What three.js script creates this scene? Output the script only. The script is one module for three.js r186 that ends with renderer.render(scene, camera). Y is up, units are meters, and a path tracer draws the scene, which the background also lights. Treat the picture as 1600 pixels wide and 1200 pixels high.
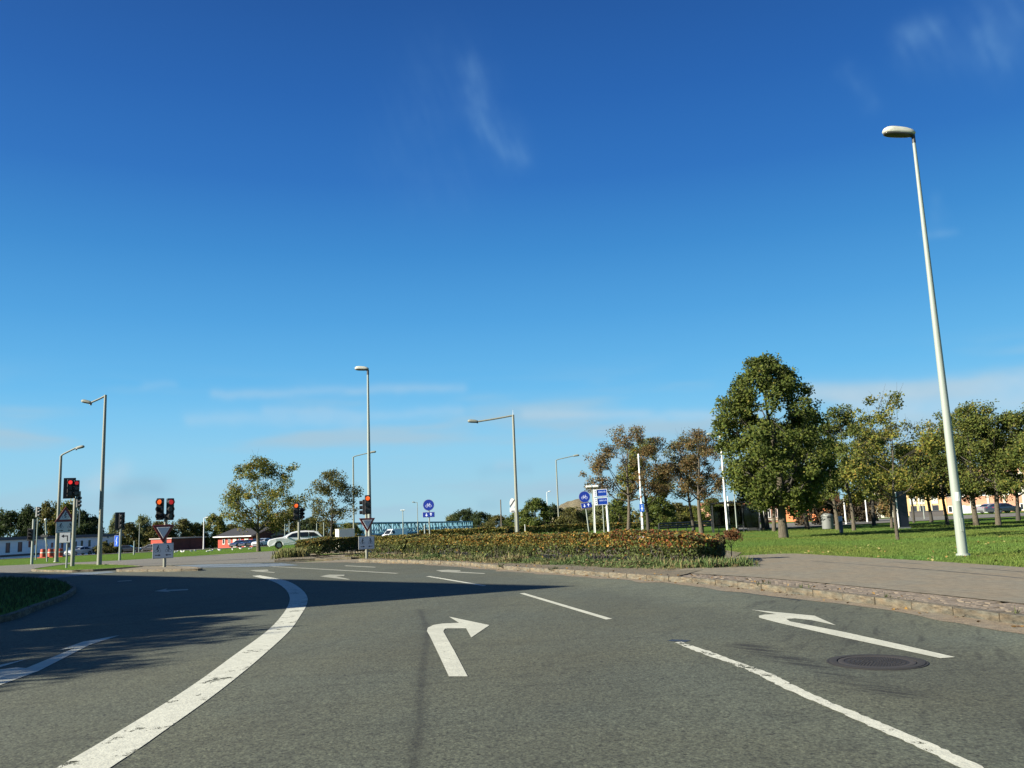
import * as THREE from 'three';
import { mergeGeometries } from 'three/addons/utils/BufferGeometryUtils.js';
import { RoundedBoxGeometry } from 'three/addons/geometries/RoundedBoxGeometry.js';
import { TessellateModifier } from 'three/addons/modifiers/TessellateModifier.js';

// ------------------------------------------------------------------ camera, sky, sun, exposure
const renderer = new THREE.WebGLRenderer({ antialias: true });
renderer.toneMapping = THREE.LinearToneMapping;
const EXPOSURE = 2.4;
renderer.toneMappingExposure = EXPOSURE;
renderer.shadowMap.enabled = true;
const scene = new THREE.Scene();
const camera = new THREE.PerspectiveCamera(48.18, 4 / 3, 0.1, 4000);
camera.position.set(0, 1.5, 0);
camera.rotation.set(0.1589, 0, -0.0385, 'YXZ');

const rngOf = (seed) => () => { seed |= 0; seed = seed + 0x6D2B79F5 | 0; let t = Math.imul(seed ^ seed >>> 15, 1 | seed); t = t + Math.imul(t ^ t >>> 7, 61 | t) ^ t; return ((t ^ t >>> 14) >>> 0) / 4294967296; };
const hash = (x, y, s = 0) => { let h = Math.imul(x, 374761393) + Math.imul(y, 668265263) + Math.imul(s, 974711) | 0; h = Math.imul(h ^ h >>> 13, 1274126177); return ((h ^ h >>> 16) >>> 0) / 4294967296; };
function noise(x, y, s = 0) {
  const xi = Math.floor(x), yi = Math.floor(y), fx = x - xi, fy = y - yi, u = fx * fx * (3 - 2 * fx), v = fy * fy * (3 - 2 * fy);
  const a = hash(xi, yi, s), b = hash(xi + 1, yi, s), c = hash(xi, yi + 1, s), d = hash(xi + 1, yi + 1, s);
  return a + (b - a) * u + (c - a) * v + (a - b - c + d) * u * v;
}
const fbm = (x, y, s = 0, n = 4) => { let t = 0, a = 0.5, q = 0; for (let i = 0; i < n; i++) { t += a * noise(x, y, s + i); q += a; x *= 2.03; y *= 2.03; a *= 0.5; } return t / q; };
const lerp = (a, b, t) => a + (b - a) * t, clamp = (v, a = 0, b = 1) => Math.min(b, Math.max(a, v)), sstep = (a, b, v) => { const t = clamp((v - a) / (b - a)); return t * t * (3 - 2 * t); };
const toLin = (c) => { c /= 255; return c <= 0.04045 ? c / 12.92 : ((c + 0.055) / 1.055) ** 2.4; };

const SUN_EL = 26 * Math.PI / 180, SUN_DIR = new THREE.Vector3(-0.927 * Math.cos(SUN_EL), Math.sin(SUN_EL), 0.375 * Math.cos(SUN_EL)).normalize();
const sun = new THREE.DirectionalLight(new THREE.Color(1, 0.93, 0.79), 5);
sun.position.copy(SUN_DIR).multiplyScalar(200); sun.castShadow = true;
sun.shadow.camera.left = -120; sun.shadow.camera.right = 120; sun.shadow.camera.top = 120; sun.shadow.camera.bottom = -120; sun.shadow.camera.far = 500; sun.shadow.mapSize.set(4096, 4096);
scene.add(sun); scene.add(sun.target);

{ // clear autumn sky: deep blue overhead, pale near the horizon, thin cirrus and low grey-lilac bands
  const W = 2048, Hh = 1024, data = new Float32Array(W * Hh * 4);
  const stops = [[-0.06, [120, 150, 165]], [0, [170, 209, 223]], [0.03, [164, 210, 228]], [0.085, [146, 207, 238]], [0.125, [126, 198, 240]], [0.16, [106, 186, 237]], [0.235, [83, 163, 224]], [0.31, [65, 141, 209]], [0.39, [51, 117, 193]], [0.48, [43, 102, 178]], [0.58, [38, 89, 160]], [0.8, [22, 62, 130]], [1.58, [16, 46, 104]]].map(([e, c]) => [e, c.map(toLin)]);
  const wisps = [ // [azimuth, elevation] polylines of the thin clouds, half width, strength
    { p: [[-0.034, 0.513], [-0.030, 0.483], [-0.022, 0.453], [-0.004, 0.432], [0.020, 0.415]], w: 0.011, a: 0.13 },
    { p: [[-0.029, 0.503], [-0.025, 0.473], [-0.008, 0.446], [0.011, 0.424]], w: 0.022, a: 0.06 },
    { p: [[-0.073, 0.504], [-0.102, 0.457], [-0.115, 0.409], [-0.069, 0.395]], w: 0.05, a: 0.035 },
    { p: [[0.470, 0.478], [0.489, 0.481], [0.508, 0.478]], w: 0.012, a: 0.15 },
    { p: [[0.481, 0.466], [0.523, 0.452], [0.557, 0.431]], w: 0.022, a: 0.07 },
    { p: [[0.546, 0.462], [0.556, 0.446], [0.563, 0.430]], w: 0.008, a: 0.15 },
    { p: [[0.564, 0.482], [0.585, 0.467], [0.617, 0.448]], w: 0.03, a: 0.11 },
    { p: [[0.408, 0.459], [0.422, 0.446], [0.430, 0.421]], w: 0.01, a: 0.06 },
    { p: [[0.471, 0.282], [0.484, 0.281], [0.494, 0.279]], w: 0.005, a: 0.22 },
    { p: [[0.481, 0.311], [0.483, 0.296]], w: 0.009, a: 0.08 },
    { p: [[0.339, 0.130], [0.423, 0.121], [0.484, 0.121], [0.553, 0.119]], w: 0.010, a: 0.5 },
    { p: [[0.377, 0.109], [0.452, 0.099], [0.551, 0.102]], w: 0.015, a: 0.55 },
    { p: [[0.014, 0.123], [0.110, 0.117], [0.234, 0.109]], w: 0.006, a: 0.4 },
    { p: [[-0.341, 0.151], [-0.208, 0.156], [-0.060, 0.155]], w: 0.005, a: 0.26 },
    { p: [[-0.407, 0.160], [-0.378, 0.162]], w: 0.004, a: 0.14 },
    { p: [[-0.279, 0.135], [-0.180, 0.126], [-0.061, 0.131]], w: 0.006, a: 0.25 },
    { p: [[-0.361, 0.124], [-0.279, 0.126], [-0.180, 0.118]], w: 0.008, a: 0.25 },
    { p: [[-0.447, 0.058], [-0.434, 0.065]], w: 0.012, a: 0.38 },
    { p: [[-0.022, 0.063], [-0.004, 0.065]], w: 0.006, a: 0.22 },
  ];
  const darks = [{ p: [[-0.423, 0.049], [-0.407, 0.052], [-0.390, 0.052]], w: 0.011, a: 0.34 }, { p: [[-0.039, 0.020], [-0.024, 0.022]], w: 0.008, a: 0.2 }, { p: [[-0.037, 0.058], [0.018, 0.060]], w: 0.008, a: 0.16 }];
  const segD = (px, py, p) => { let m = 9; for (let i = 0; i + 1 < p.length; i++) { const [ax, ay] = p[i], [bx, by] = p[i + 1], vx = bx - ax, vy = by - ay, t = clamp(((px - ax) * vx + (py - ay) * vy) / (vx * vx + vy * vy)); m = Math.min(m, Math.hypot(px - ax - vx * t, py - ay - vy * t)); } return m; };
  const highC = [toLin(136), toLin(186), toLin(228)], cloudC = [toLin(190), toLin(214), toLin(230)], greyC = [toLin(166), toLin(200), toLin(220)], darkC = [toLin(134), toLin(174), toLin(202)];
  for (let j = 0; j < Hh; j++) {
    const el = ((j + 0.5) / Hh - 0.5) * Math.PI;
    let k = 0; while (k < stops.length - 2 && el > stops[k + 1][0]) k++;
    const t = clamp((el - stops[k][0]) / (stops[k + 1][0] - stops[k][0])), base = [0, 1, 2].map((c) => lerp(stops[k][1][c], stops[k + 1][1][c], t));
    for (let i = 0; i < W; i++) {
      const phi = ((i + 0.5) / W - 0.5) * 2 * Math.PI; let az = phi + Math.PI / 2; if (az > Math.PI) az -= 2 * Math.PI;
      const c = base.slice();
      if (el > 0) {
        const cs = Math.cos(el) * Math.cos(phi) * SUN_DIR.x + Math.sin(el) * SUN_DIR.y + Math.cos(el) * Math.sin(phi) * SUN_DIR.z;
        const gl = 0.5 * Math.exp(-(1 - cs) * 30) + 0.08 * Math.exp(-(1 - cs) * 5);
        c[0] += gl; c[1] += gl * 0.95; c[2] += gl * 0.85;
        // low lilac-grey bands near the horizon, everywhere round
        const b = fbm(az * 5 + 7, el * 46 + 0.6 * fbm(az * 9, el * 40, 5), 31, 5);
        const band = sstep(0.38, 0.72, b) * sstep(0.0, 0.03, el) * (1 - sstep(0.10, 0.19, el)) * 0.9;
        for (let q = 0; q < 3; q++) c[q] = lerp(c[q], greyC[q], band);
        if (el < 0.75) {
          const wob = (fbm(az * 38, el * 38, 77, 3) - 0.5) * 0.016, tex = 0.7 + 0.6 * fbm(az * 60, el * 90, 12, 4);
          if (Math.abs(az) < 0.75) {
            for (const w of wisps) { const d = segD(az + wob, el + wob * 0.5, w.p); if (d < w.w * 3) { const m = clamp((el > 0.2 ? 0.95 : 1) * w.a * tex * (el > 0.2 ? 0.25 + 1.5 * fbm(az * 150 + el * 60, el * 26 - az * 30, 64, 4) : 1) * Math.exp(-(d * d) / (w.w * w.w))); for (let q = 0; q < 3; q++) c[q] = lerp(c[q], (el > 0.2 ? highC : cloudC)[q], m); } }
            for (const w of darks) { const d = segD(az + wob, el + wob * 0.5, w.p); if (d < w.w * 3) { const m = clamp(w.a * tex * Math.exp(-(d * d) / (w.w * w.w))); for (let q = 0; q < 3; q++) c[q] = lerp(c[q], darkC[q], m); } }
          } else { const m = 0.12 * sstep(0.62, 0.85, fbm(az * 4 + el * 3, el * 9, 90, 5)); for (let q = 0; q < 3; q++) c[q] = lerp(c[q], cloudC[q], m); }
        }
      }
      const o = (j * W + i) * 4; data[o] = c[0] / EXPOSURE; data[o + 1] = c[1] / EXPOSURE; data[o + 2] = c[2] / EXPOSURE; data[o + 3] = 1;
    }
  }
  const tex = new THREE.DataTexture(data, W, Hh, THREE.RGBAFormat, THREE.FloatType);
  tex.mapping = THREE.EquirectangularReflectionMapping; tex.magFilter = tex.minFilter = THREE.LinearFilter; tex.wrapS = THREE.RepeatWrapping; tex.needsUpdate = true;
  scene.background = tex; scene.environment = tex;
}

// ------------------------------------------------------------------ helpers
const ground = (x, z) => { const q = Math.max(0, -0.6 * x - 0.8 * z - 60); return -0.0165 * q * q / (q + 30); };   // the land falls away gently beyond the junction, to the left
const V = (x, y, z) => new THREE.Vector3(x, y, z);
const col = (r, g, b) => new THREE.Color().setRGB(r, g, b);
const mat = (r, g, b, roughness = 0.7, metalness = 0, more = {}) => new THREE.MeshStandardMaterial({ color: col(r, g, b), roughness, metalness, ...more });
const used = {};
function numbered(name) { const k = used[name] = (used[name] ?? -1) + 1; return k ? `${name}_${String(k).padStart(3, '0')}` : name; }
function norm(list) {
  list = Array.isArray(list) ? list : [list];
  if (list.length === 1) return list[0];
  list = list.map((g) => (g.index ? g.toNonIndexed() : g));
  for (const g of list) for (const k of Object.keys(g.attributes)) if (!['position', 'normal', 'uv'].includes(k)) g.deleteAttribute(k);
  for (const g of list) { if (!g.attributes.uv) g.setAttribute('uv', new THREE.BufferAttribute(new Float32Array(g.attributes.position.count * 2), 2)); if (!g.attributes.normal) g.computeVertexNormals(); }
  return mergeGeometries(list, false);
}
function part(name, geo, material, parent, label) {
  const m = new THREE.Mesh(norm(geo), material); m.name = name; m.castShadow = m.receiveShadow = true; parent.add(m);
  if (label) m.userData.label = label;
  return m;
}
function tag(o, label, category, group) { o.userData.label = label; o.userData.category = category; if (group) o.userData.group = group; return o; }
function thing(name, label, category, x, z, turn = 0, group) {
  const o = new THREE.Group(); o.name = numbered(name); o.position.set(x, ground(x, z), z); o.rotation.y = turn; scene.add(o);
  return tag(o, label, category, group);
}
function solo(name, geo, material, label, category, group) { const m = part(numbered(name), geo, material, scene); return tag(m, label, category, group); }
function structure(name, geo, material, label) { const m = part(numbered(name), geo, material, scene); m.userData.kind = 'structure'; if (label) m.userData.label = label; return m; }
function stuff(o, label, category) { o.userData.kind = 'stuff'; return tag(o, label, category); }
function copyOf(src, name, label, x, z, turn = 0, s = [1, 1, 1]) {
  const c = src.clone(); c.name = numbered(name); c.position.set(x, ground(x, z), z); c.rotation.y = turn; c.scale.set(...s); c.userData = { ...src.userData, label }; scene.add(c); return c;
}
const box = (w, h, d, x = 0, y = 0, z = 0, ry = 0) => { const g = new THREE.BoxGeometry(w, h, d); if (ry) g.rotateY(ry); return g.translate(x, y, z); };
const rbox = (w, h, d, r, x = 0, y = 0, z = 0) => new RoundedBoxGeometry(w, h, d, 2, r).translate(x, y, z);
const cyl = (r1, r0, h, x = 0, y = 0, z = 0, n = 12) => new THREE.CylinderGeometry(r1, r0, h, n).translate(x, y, z);          // centred at y
function rod(a, b, ra, rb = ra, n = 6, cap = true) {
  const d = b.clone().sub(a), g = new THREE.CylinderGeometry(rb, ra, d.length(), n, 1, !cap);
  g.applyQuaternion(new THREE.Quaternion().setFromUnitVectors(V(0, 1, 0), d.clone().normalize()));
  return g.translate((a.x + b.x) / 2, (a.y + b.y) / 2, (a.z + b.z) / 2);
}
const disc = (r, t, x, y, z, n = 28) => new THREE.CylinderGeometry(r, r, t, n).rotateX(Math.PI / 2).translate(x, y, z);     // faces +z
function shapeOf(pts) { const s = new THREE.Shape(); pts.forEach(([x, y], i) => (i ? s.lineTo(x, y) : s.moveTo(x, y))); s.closePath(); return s; }
const plate = (pts, t, bevel = 0) => new THREE.ExtrudeGeometry(shapeOf(pts), { depth: t, bevelEnabled: bevel > 0, bevelSize: bevel, bevelThickness: bevel, bevelSegments: 2 });
// a sheet on the ground from a plan outline [[x, z], ...], `up` metres above the land
function sheet(pts, up, step = 0, thick = 0) {
  let g;
  const sh = shapeOf(pts.map(([x, z]) => [x, -z]));
  if (thick) g = new THREE.ExtrudeGeometry(sh, { depth: thick, bevelEnabled: false }).rotateX(-Math.PI / 2);
  else { g = new THREE.ShapeGeometry(sh).rotateX(-Math.PI / 2); if (step) g = new TessellateModifier(step, 9).modify(g); }
  const p = g.attributes.position, u = new Float32Array(p.count * 2);
  for (let i = 0; i < p.count; i++) { const x = p.getX(i), z = p.getZ(i); p.setY(i, p.getY(i) + ground(x, z) + up); u[2 * i] = x; u[2 * i + 1] = -z; }
  g.setAttribute('uv', new THREE.BufferAttribute(u, 2)); g.computeVertexNormals();
  return g;
}
const curvePts = (pts, n) => new THREE.CatmullRomCurve3(pts.map(([x, z]) => V(x, 0, z)), false, 'centripetal').getSpacedPoints(n).map((p) => [p.x, p.z]);
function strip(pts, w, w2 = w) { // outline of a band of width w along a line
  const L = [], R = [];
  pts.forEach(([x, z], i) => { const a = pts[Math.max(0, i - 1)], b = pts[Math.min(pts.length - 1, i + 1)], dx = b[0] - a[0], dz = b[1] - a[1], l = Math.hypot(dx, dz), ww = lerp(w, w2, i / (pts.length - 1)) / 2; L.push([x - dz / l * ww, z + dx / l * ww]); R.push([x + dz / l * ww, z - dx / l * ww]); });
  return [...L, ...R.reverse()];
}
function dataTex(w, h, fn, srgb = true, repeat = [1, 1], wrap = THREE.RepeatWrapping) {
  const d = new Uint8Array(w * h * 4);
  for (let j = 0; j < h; j++) for (let i = 0; i < w; i++) { const c = fn(i, j), o = (j * w + i) * 4; d[o] = c[0]; d[o + 1] = c[1]; d[o + 2] = c[2]; d[o + 3] = c[3] ?? 255; }
  const t = new THREE.DataTexture(d, w, h, THREE.RGBAFormat); t.wrapS = t.wrapT = wrap; t.magFilter = THREE.LinearFilter; t.minFilter = THREE.LinearMipmapLinearFilter; t.generateMipmaps = true; t.repeat.set(...repeat);
  if (srgb) t.colorSpace = THREE.SRGBColorSpace; t.needsUpdate = true; return t;
}
const enc = (v) => { v = clamp(v); return Math.round(255 * (v <= 0.0031308 ? v * 12.92 : 1.055 * v ** (1 / 2.4) - 0.055)); };
function print(w, h, draw) { const c = document.createElement('canvas'); c.width = w; c.height = h; const x = c.getContext('2d'); draw(x, w, h); const t = new THREE.CanvasTexture(c); t.colorSpace = THREE.SRGBColorSpace; t.anisotropy = 4; return new THREE.MeshStandardMaterial({ map: t, roughness: 0.45 }); }
const tileNoise = (i, j, n, f, s) => { // noise that tiles over n pixels
  const x = i / n * f, y = j / n * f, xi = Math.floor(x), yi = Math.floor(y), fx = x - xi, fy = y - yi, u = fx * fx * (3 - 2 * fx), v = fy * fy * (3 - 2 * fy), w = (q) => ((q % f) + f) % f;
  const a = hash(w(xi), w(yi), s), b = hash(w(xi + 1), w(yi), s), c = hash(w(xi), w(yi + 1), s), d = hash(w(xi + 1), w(yi + 1), s);
  return a + (b - a) * u + (c - a) * v + (a - b - c + d) * u * v;
};

// ------------------------------------------------------------------ ground textures
const bumpTile = dataTex(512, 512, (i, j) => { const v = 255 * (0.5 * hash(i, j, 3) + 0.5 * tileNoise(i, j, 512, 170, 4)); return [v, v, v]; }, false);
const bumpAt = (rx, ry) => { const t = bumpTile.clone(); t.repeat.set(rx, ry); t.needsUpdate = true; return t; };
const SEAM = [[-1.86, -16.23], [-1.35, -12.78], [-1.12, -10.1], [-0.94, -8.21], [-0.81, -6.92], [-0.74, -6], [-0.67, -5.18]];
const SMEAR = [[2.56, -10.23], [2.74, -9.25], [2.83, -8.38], [2.92, -7.79], [3.01, -7.29]];
const PATH0 = [-14, -32, 28]; // the near road photograph-independent map: x0, z0, side in metres
const nearTex = dataTex(2048, 2048, (i, j) => {
  const x = PATH0[0] + (i + 0.5) / 2048 * 28, z = PATH0[1] + (2047.5 - j) / 2048 * 28;
  let v = 0.56 + 0.76 * hash(i, j, 1) + 0.5 * (hash(i >> 1, j >> 1, 2) - 0.5) + 0.16 * (noise(i / 5, j / 5, 3) - 0.5);
  if (hash(i, j, 9) > 0.985) v += 0.8;                                       // pale chippings
  if (hash(i >> 1, j >> 1, 10) > 0.97) v -= 0.3;
  v *= 0.84 + 0.32 * fbm(x * 0.28, z * 0.22, 20, 3);                             // broad patches
  { const bend = x + 0.012 * (z + 6) * (z + 6) * (z < -6 ? -1 : 0); v *= 0.88 + 0.24 * fbm(bend * 1.5, z * 0.10, 27, 3); }   // long wheel-polished bands
  v *= 0.96 + 0.08 * fbm(x * 3, z * 3, 25, 3);
  { const sc = fbm((x * 0.985 - z * 0.17) * 1.3, (x * 0.17 + z * 0.985) * 7, 46, 4); v *= 1 - 0.18 * sstep(0.66, 0.74, sc); }   // short dark scuffs
  const dSeg = (p) => { let m = 9; for (let k = 0; k + 1 < p.length; k++) { const [ax, ay] = p[k], [bx, by] = p[k + 1], vx = bx - ax, vy = by - ay, t = clamp(((x - ax) * vx + (z - ay) * vy) / (vx * vx + vy * vy)); m = Math.min(m, Math.hypot(x - ax - vx * t, z - ay - vy * t)); } return m; };
  if (x > -2.5 && x < 0.5 && z > -16) { const d = dSeg(SEAM) + (fbm(x * 8, z * 8, 33, 3) - 0.5) * 0.05; v *= 1 - 0.48 * Math.exp(-(d * d) / 0.0022) * (0.45 + 0.9 * fbm(x * 4, z * 2.2, 34, 3)); v *= 1 - 0.10 * Math.exp(-(d * d) / 0.03); }
  if (x > 1 && x < 5 && z > -12) { const d = dSeg(SMEAR); const st = fbm((x * 0.66 + z * 0.75) * 1.2, (x * 0.75 - z * 0.66) * 26, 35, 4); v *= 1 - 0.6 * sstep(0.4, 0.62, st) * Math.exp(-(d * d) / 0.05) - 0.2 * Math.exp(-(d * d) / 0.04); }
  // rubbed, darker wheel band of the kerbside lane with dark scuffs
  { const lane = x - (2.2 - (z + 9) * 0.10), m = Math.exp(-((lane - 1.9) ** 2) / 1.2) * (z < -6 ? 1 : 0.6); v *= 1 - 0.2 * m; const sc = fbm((x * 0.98 + z * 0.45) * 9, (x * 0.45 - z * 0.98) * 1.1, 41, 4); v *= 1 - 0.45 * sstep(0.62, 0.74, sc) * (0.25 + 0.75 * m); }
  { const kx = 1.6 + (z + 24) * 0.27 - 0.55, d = kx - x; const sand = sstep(1.5, 0.1, d + 1.0 * fbm(x * 1.4, z * 1.4, 44, 4) - 0.3); v *= 1 + 0.35 * sand; }   // pale grit swept to the kerb
  const g = 0.067 * v, gr = fbm(x * 0.7 + 9, z * 0.7, 50, 3) - 0.5;
  return [enc(g * (0.98 + 0.14 * gr)), enc(g * (1.09 + 0.03 * gr)), enc(g * (0.73 - 0.12 * gr))];
}, true, [1 / 28, 1 / 28], THREE.MirroredRepeatWrapping);
// uv are (x, -z): shift so that the map covers x -14..14 and z -32..-4
nearTex.offset.set(14 / 28, -4 / 28);
const M = {
  road: new THREE.MeshStandardMaterial({ map: nearTex, roughness: 0.93, bumpMap: bumpAt(1 / 3.3, 1 / 3.3), bumpScale: 0.006 }),
  paint: new THREE.MeshStandardMaterial({ color: col(0.46, 0.47, 0.38), roughness: 0.75, bumpMap: bumpAt(1 / 3, 1 / 3), bumpScale: 0.003 }),
};
const grainTex = (r, g, b, amp, f, n = 512, s = 0) => dataTex(n, n, (i, j) => { const v = 1 + amp * (tileNoise(i, j, n, f, s) * 0.5 + tileNoise(i, j, n, f * 3, s + 1) * 0.3 + hash(i, j, s + 2) * 0.5 - 0.65) * 2, w = tileNoise(i, j, n, 7, s + 3) - 0.5; return [enc(r * v * (1 + 0.3 * amp * w)), enc(g * v), enc(b * v * (1 - 0.3 * amp * w))]; });
const mapMatSoft = (tex, repeat, rough, bump) => { const t = tex.clone(); t.repeat.set(repeat, repeat); t.needsUpdate = true; return new THREE.MeshPhysicalMaterial({ map: t, roughness: rough, specularIntensity: 0.1, bumpMap: bumpAt(repeat * 2, repeat * 2), bumpScale: bump }); };
const mapMat = (tex, repeat, rough, bump = 0.01) => { const t = tex.clone(); t.repeat.set(repeat, repeat); t.needsUpdate = true; return new THREE.MeshStandardMaterial({ map: t, roughness: rough, bumpMap: bumpAt(repeat * 2, repeat * 2), bumpScale: bump }); };
M.grass = mapMatSoft(dataTex(1024, 1024, (i, j) => { const v = 0.6 + 0.8 * (0.5 * hash(i, j, 61) + 0.5 * tileNoise(i, j, 1024, 256, 62)), w = tileNoise(i, j, 1024, 9, 63), q = tileNoise(i, j, 1024, 40, 64); return [enc((0.072 + 0.05 * w * q) * v), enc((0.140 + 0.018 * w) * v), enc(0.021 * v)]; }), 1 / 9, 1, 0.03);
M.path = mapMat(grainTex(0.175, 0.152, 0.105, 0.35, 40, 512, 70), 1 / 4, 0.95, 0.006);
M.kerb = mapMat(grainTex(0.135, 0.116, 0.08, 0.8, 9, 256, 80), 1 / 1.3, 0.95, 0.008);
M.kerbB = mapMat(grainTex(0.125, 0.109, 0.077, 0.8, 8, 256, 84), 1 / 1.1, 0.95, 0.008);
M.kerbC = mapMat(grainTex(0.145, 0.123, 0.085, 0.8, 10, 256, 88), 1 / 1.2, 0.95, 0.008);
M.earth = mapMat(grainTex(0.165, 0.138, 0.09, 0.6, 40, 512, 90), 1 / 3, 1, 0.03);
M.dirt = mapMat(grainTex(0.19, 0.155, 0.105, 0.45, 50, 512, 94), 1 / 2.5, 1, 0.01);
M.paleRoad = mapMat(grainTex(0.135, 0.13, 0.108, 0.35, 60, 512, 97), 1 / 4, 0.95, 0.006);
M.galv = mapMat(grainTex(0.25, 0.285, 0.25, 0.07, 20, 256, 100), 0.8, 0.55, 0.001);
M.galvOld = mapMat(grainTex(0.215, 0.225, 0.18, 0.09, 20, 256, 104), 0.8, 0.6, 0.001);
M.white = mat(0.78, 0.78, 0.74, 0.5); M.black = mat(0.012, 0.013, 0.015, 0.45); M.dark = mat(0.03, 0.032, 0.035, 0.5); M.grey = mat(0.17, 0.18, 0.175, 0.6);
M.steel = mat(0.22, 0.235, 0.22, 0.45, 0.3);
M.lampGlass = mat(0.035, 0.035, 0.03, 0.3);
M.redSign = mat(0.16, 0.018, 0.016, 0.4); M.signGrey = mat(0.55, 0.57, 0.58, 0.4); M.blueSign = mat(0.012, 0.045, 0.26, 0.4); M.signBack = mat(0.35, 0.36, 0.36, 0.5, 0.2);
M.glass = new THREE.MeshPhysicalMaterial({ color: col(0.8, 0.85, 0.85), roughness: 0.03, transmission: 1, thickness: 0 });
M.carGlass = mat(0.012, 0.016, 0.02, 0.06); M.tyre = mat(0.015, 0.015, 0.016, 0.85); M.rim = mat(0.35, 0.36, 0.38, 0.3, 0.7); M.windowDark = mat(0.02, 0.024, 0.032, 0.3);
M.redOn = new THREE.MeshStandardMaterial({ color: col(0.5, 0.03, 0.01), emissive: col(1, 0.12, 0.03), emissiveIntensity: 0.42, roughness: 0.4 });
M.redDim = new THREE.MeshStandardMaterial({ color: col(0.3, 0.02, 0.02), emissive: col(0.8, 0.03, 0.03), emissiveIntensity: 0.2, roughness: 0.4 });
M.redBright = new THREE.MeshStandardMaterial({ color: col(0.5, 0.03, 0.02), emissive: col(1, 0.045, 0.04), emissiveIntensity: 0.42, roughness: 0.4 });
M.orangeOn = new THREE.MeshStandardMaterial({ color: col(0.5, 0.1, 0.02), emissive: col(1, 0.15, 0.025), emissiveIntensity: 0.42, roughness: 0.4 });
M.lensOff = mat(0.02, 0.02, 0.02, 0.2);

// ------------------------------------------------------------------ the setting: land, roads, kerbs, paths
{
  const N = 150, P = [], I = [], U = [], sp = (t) => 1500 * Math.sign(t) * Math.abs(t) ** 2.6;
  for (let j = 0; j <= N; j++) for (let i = 0; i <= N; i++) { const x = sp(i / N * 2 - 1), z = sp(j / N * 2 - 1); P.push(x, ground(x, z) - 0.03, z); U.push(x, -z); }
  for (let j = 0; j < N; j++) for (let i = 0; i < N; i++) { const a = j * (N + 1) + i, b = a + N + 1; I.push(a, b, a + 1, b, b + 1, a + 1); }
  const g = new THREE.BufferGeometry(); g.setAttribute('position', new THREE.Float32BufferAttribute(P, 3)); g.setAttribute('uv', new THREE.Float32BufferAttribute(U, 2)); g.setIndex(I); g.computeVertexNormals();
  structure('ground', g, M.grass, 'green grass covering the land around the junction');
}
const KERB = curvePts([...[[-7.11, -38.79], [-2.33, -32.3], [-0.22, -27.48], [1.55, -24.07], [2.92, -21.31], [4.11, -18.88], [4.98, -16.03], [5.59, -13.54], [6.16, -10.91]], [6.9, -6], [7.3, 0], [7.5, 10]], 90);
const FAR_EDGE = [[-19.2, -65.5], [-22.44, -60.04], [-25.92, -56.15], [-32.52, -54.78]];
const road = new THREE.Group(); road.name = 'road'; road.userData = { kind: 'structure', label: 'worn grey asphalt turning lanes with white markings' }; scene.add(road);
part('asphalt', sheet([...KERB.slice().reverse(), [-11.2, -42.6], [-14.2, -48.5], [-13.5, -55], [14, -62], [14, -76], [-14.5, -72.5], ...FAR_EDGE, [-44, -58.5], [-80, -70], [-80, -56], [-30, -44], [-22, -34], [-14, -20], [-12.5, -8], [-12, 10]], 0), M.road, road);
structure('crossing_road', sheet([...FAR_EDGE.slice().reverse(), [-14.5, -72.5], [14, -76], [14, -62], [-13.8, -56], ...[[-13.46, -51.34], [-11.82, -42.7], [-15.3, -43.52], [-18.82, -44.31], [-22.27, -44.06], [-23.61, -42.99], [-24.16, -40.73]], [-48, -47], [-80, -57], [-80, -70], [-44, -58.5]], 0.004, 4), M.paleRoad, 'pale grey crossing road beyond the traffic islands');

function kerbLine(name, pts, h, w, len, seed, label, side = 1) { // pts along the face of the kerb; stones stand to one side of it
  const grp = new THREE.Group(); grp.name = numbered(name); grp.userData = { kind: 'structure', label }; scene.add(grp);
  const c = new THREE.CatmullRomCurve3(pts.map(([x, z]) => V(x, 0, z)), false, 'centripetal'), L = c.getLength(), n = Math.max(1, Math.round(L / len)), r = rngOf(seed), P = c.getSpacedPoints(n);
  const geos = [0, 1, 2].map((k) => { const g = new RoundedBoxGeometry(1, h + 0.15, w, 2, 0.012); return g; });
  for (let i = 0; i < n; i++) {
    const a = P[i], b = P[i + 1], d = b.clone().sub(a), l = d.length(), m = part('kerb_stone', geos[i % 3], [M.kerb, M.kerbB, M.kerbC][Math.floor(r() * 3)], grp);
    const nx = -d.z / l * side, nz = d.x / l * side;
    m.position.set((a.x + b.x) / 2 + nx * (w / 2 + (r() - 0.5) * 0.012), (h - 0.15) / 2 + (r() - 0.5) * 0.012, (a.z + b.z) / 2 + nz * (w / 2));
    m.rotation.y = Math.atan2(-d.z, d.x); m.rotation.z = (r() - 0.5) * 0.008; m.scale.x = l - 0.012 - r() * 0.012;
  }
  return grp;
}
function offset(pts, d) { return pts.map(([x, z], i) => { const a = pts[Math.max(0, i - 1)], b = pts[Math.min(pts.length - 1, i + 1)], dx = b[0] - a[0], dz = b[1] - a[1], l = Math.hypot(dx, dz); return [x - dz / l * d, z + dx / l * d]; }); }
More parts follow.
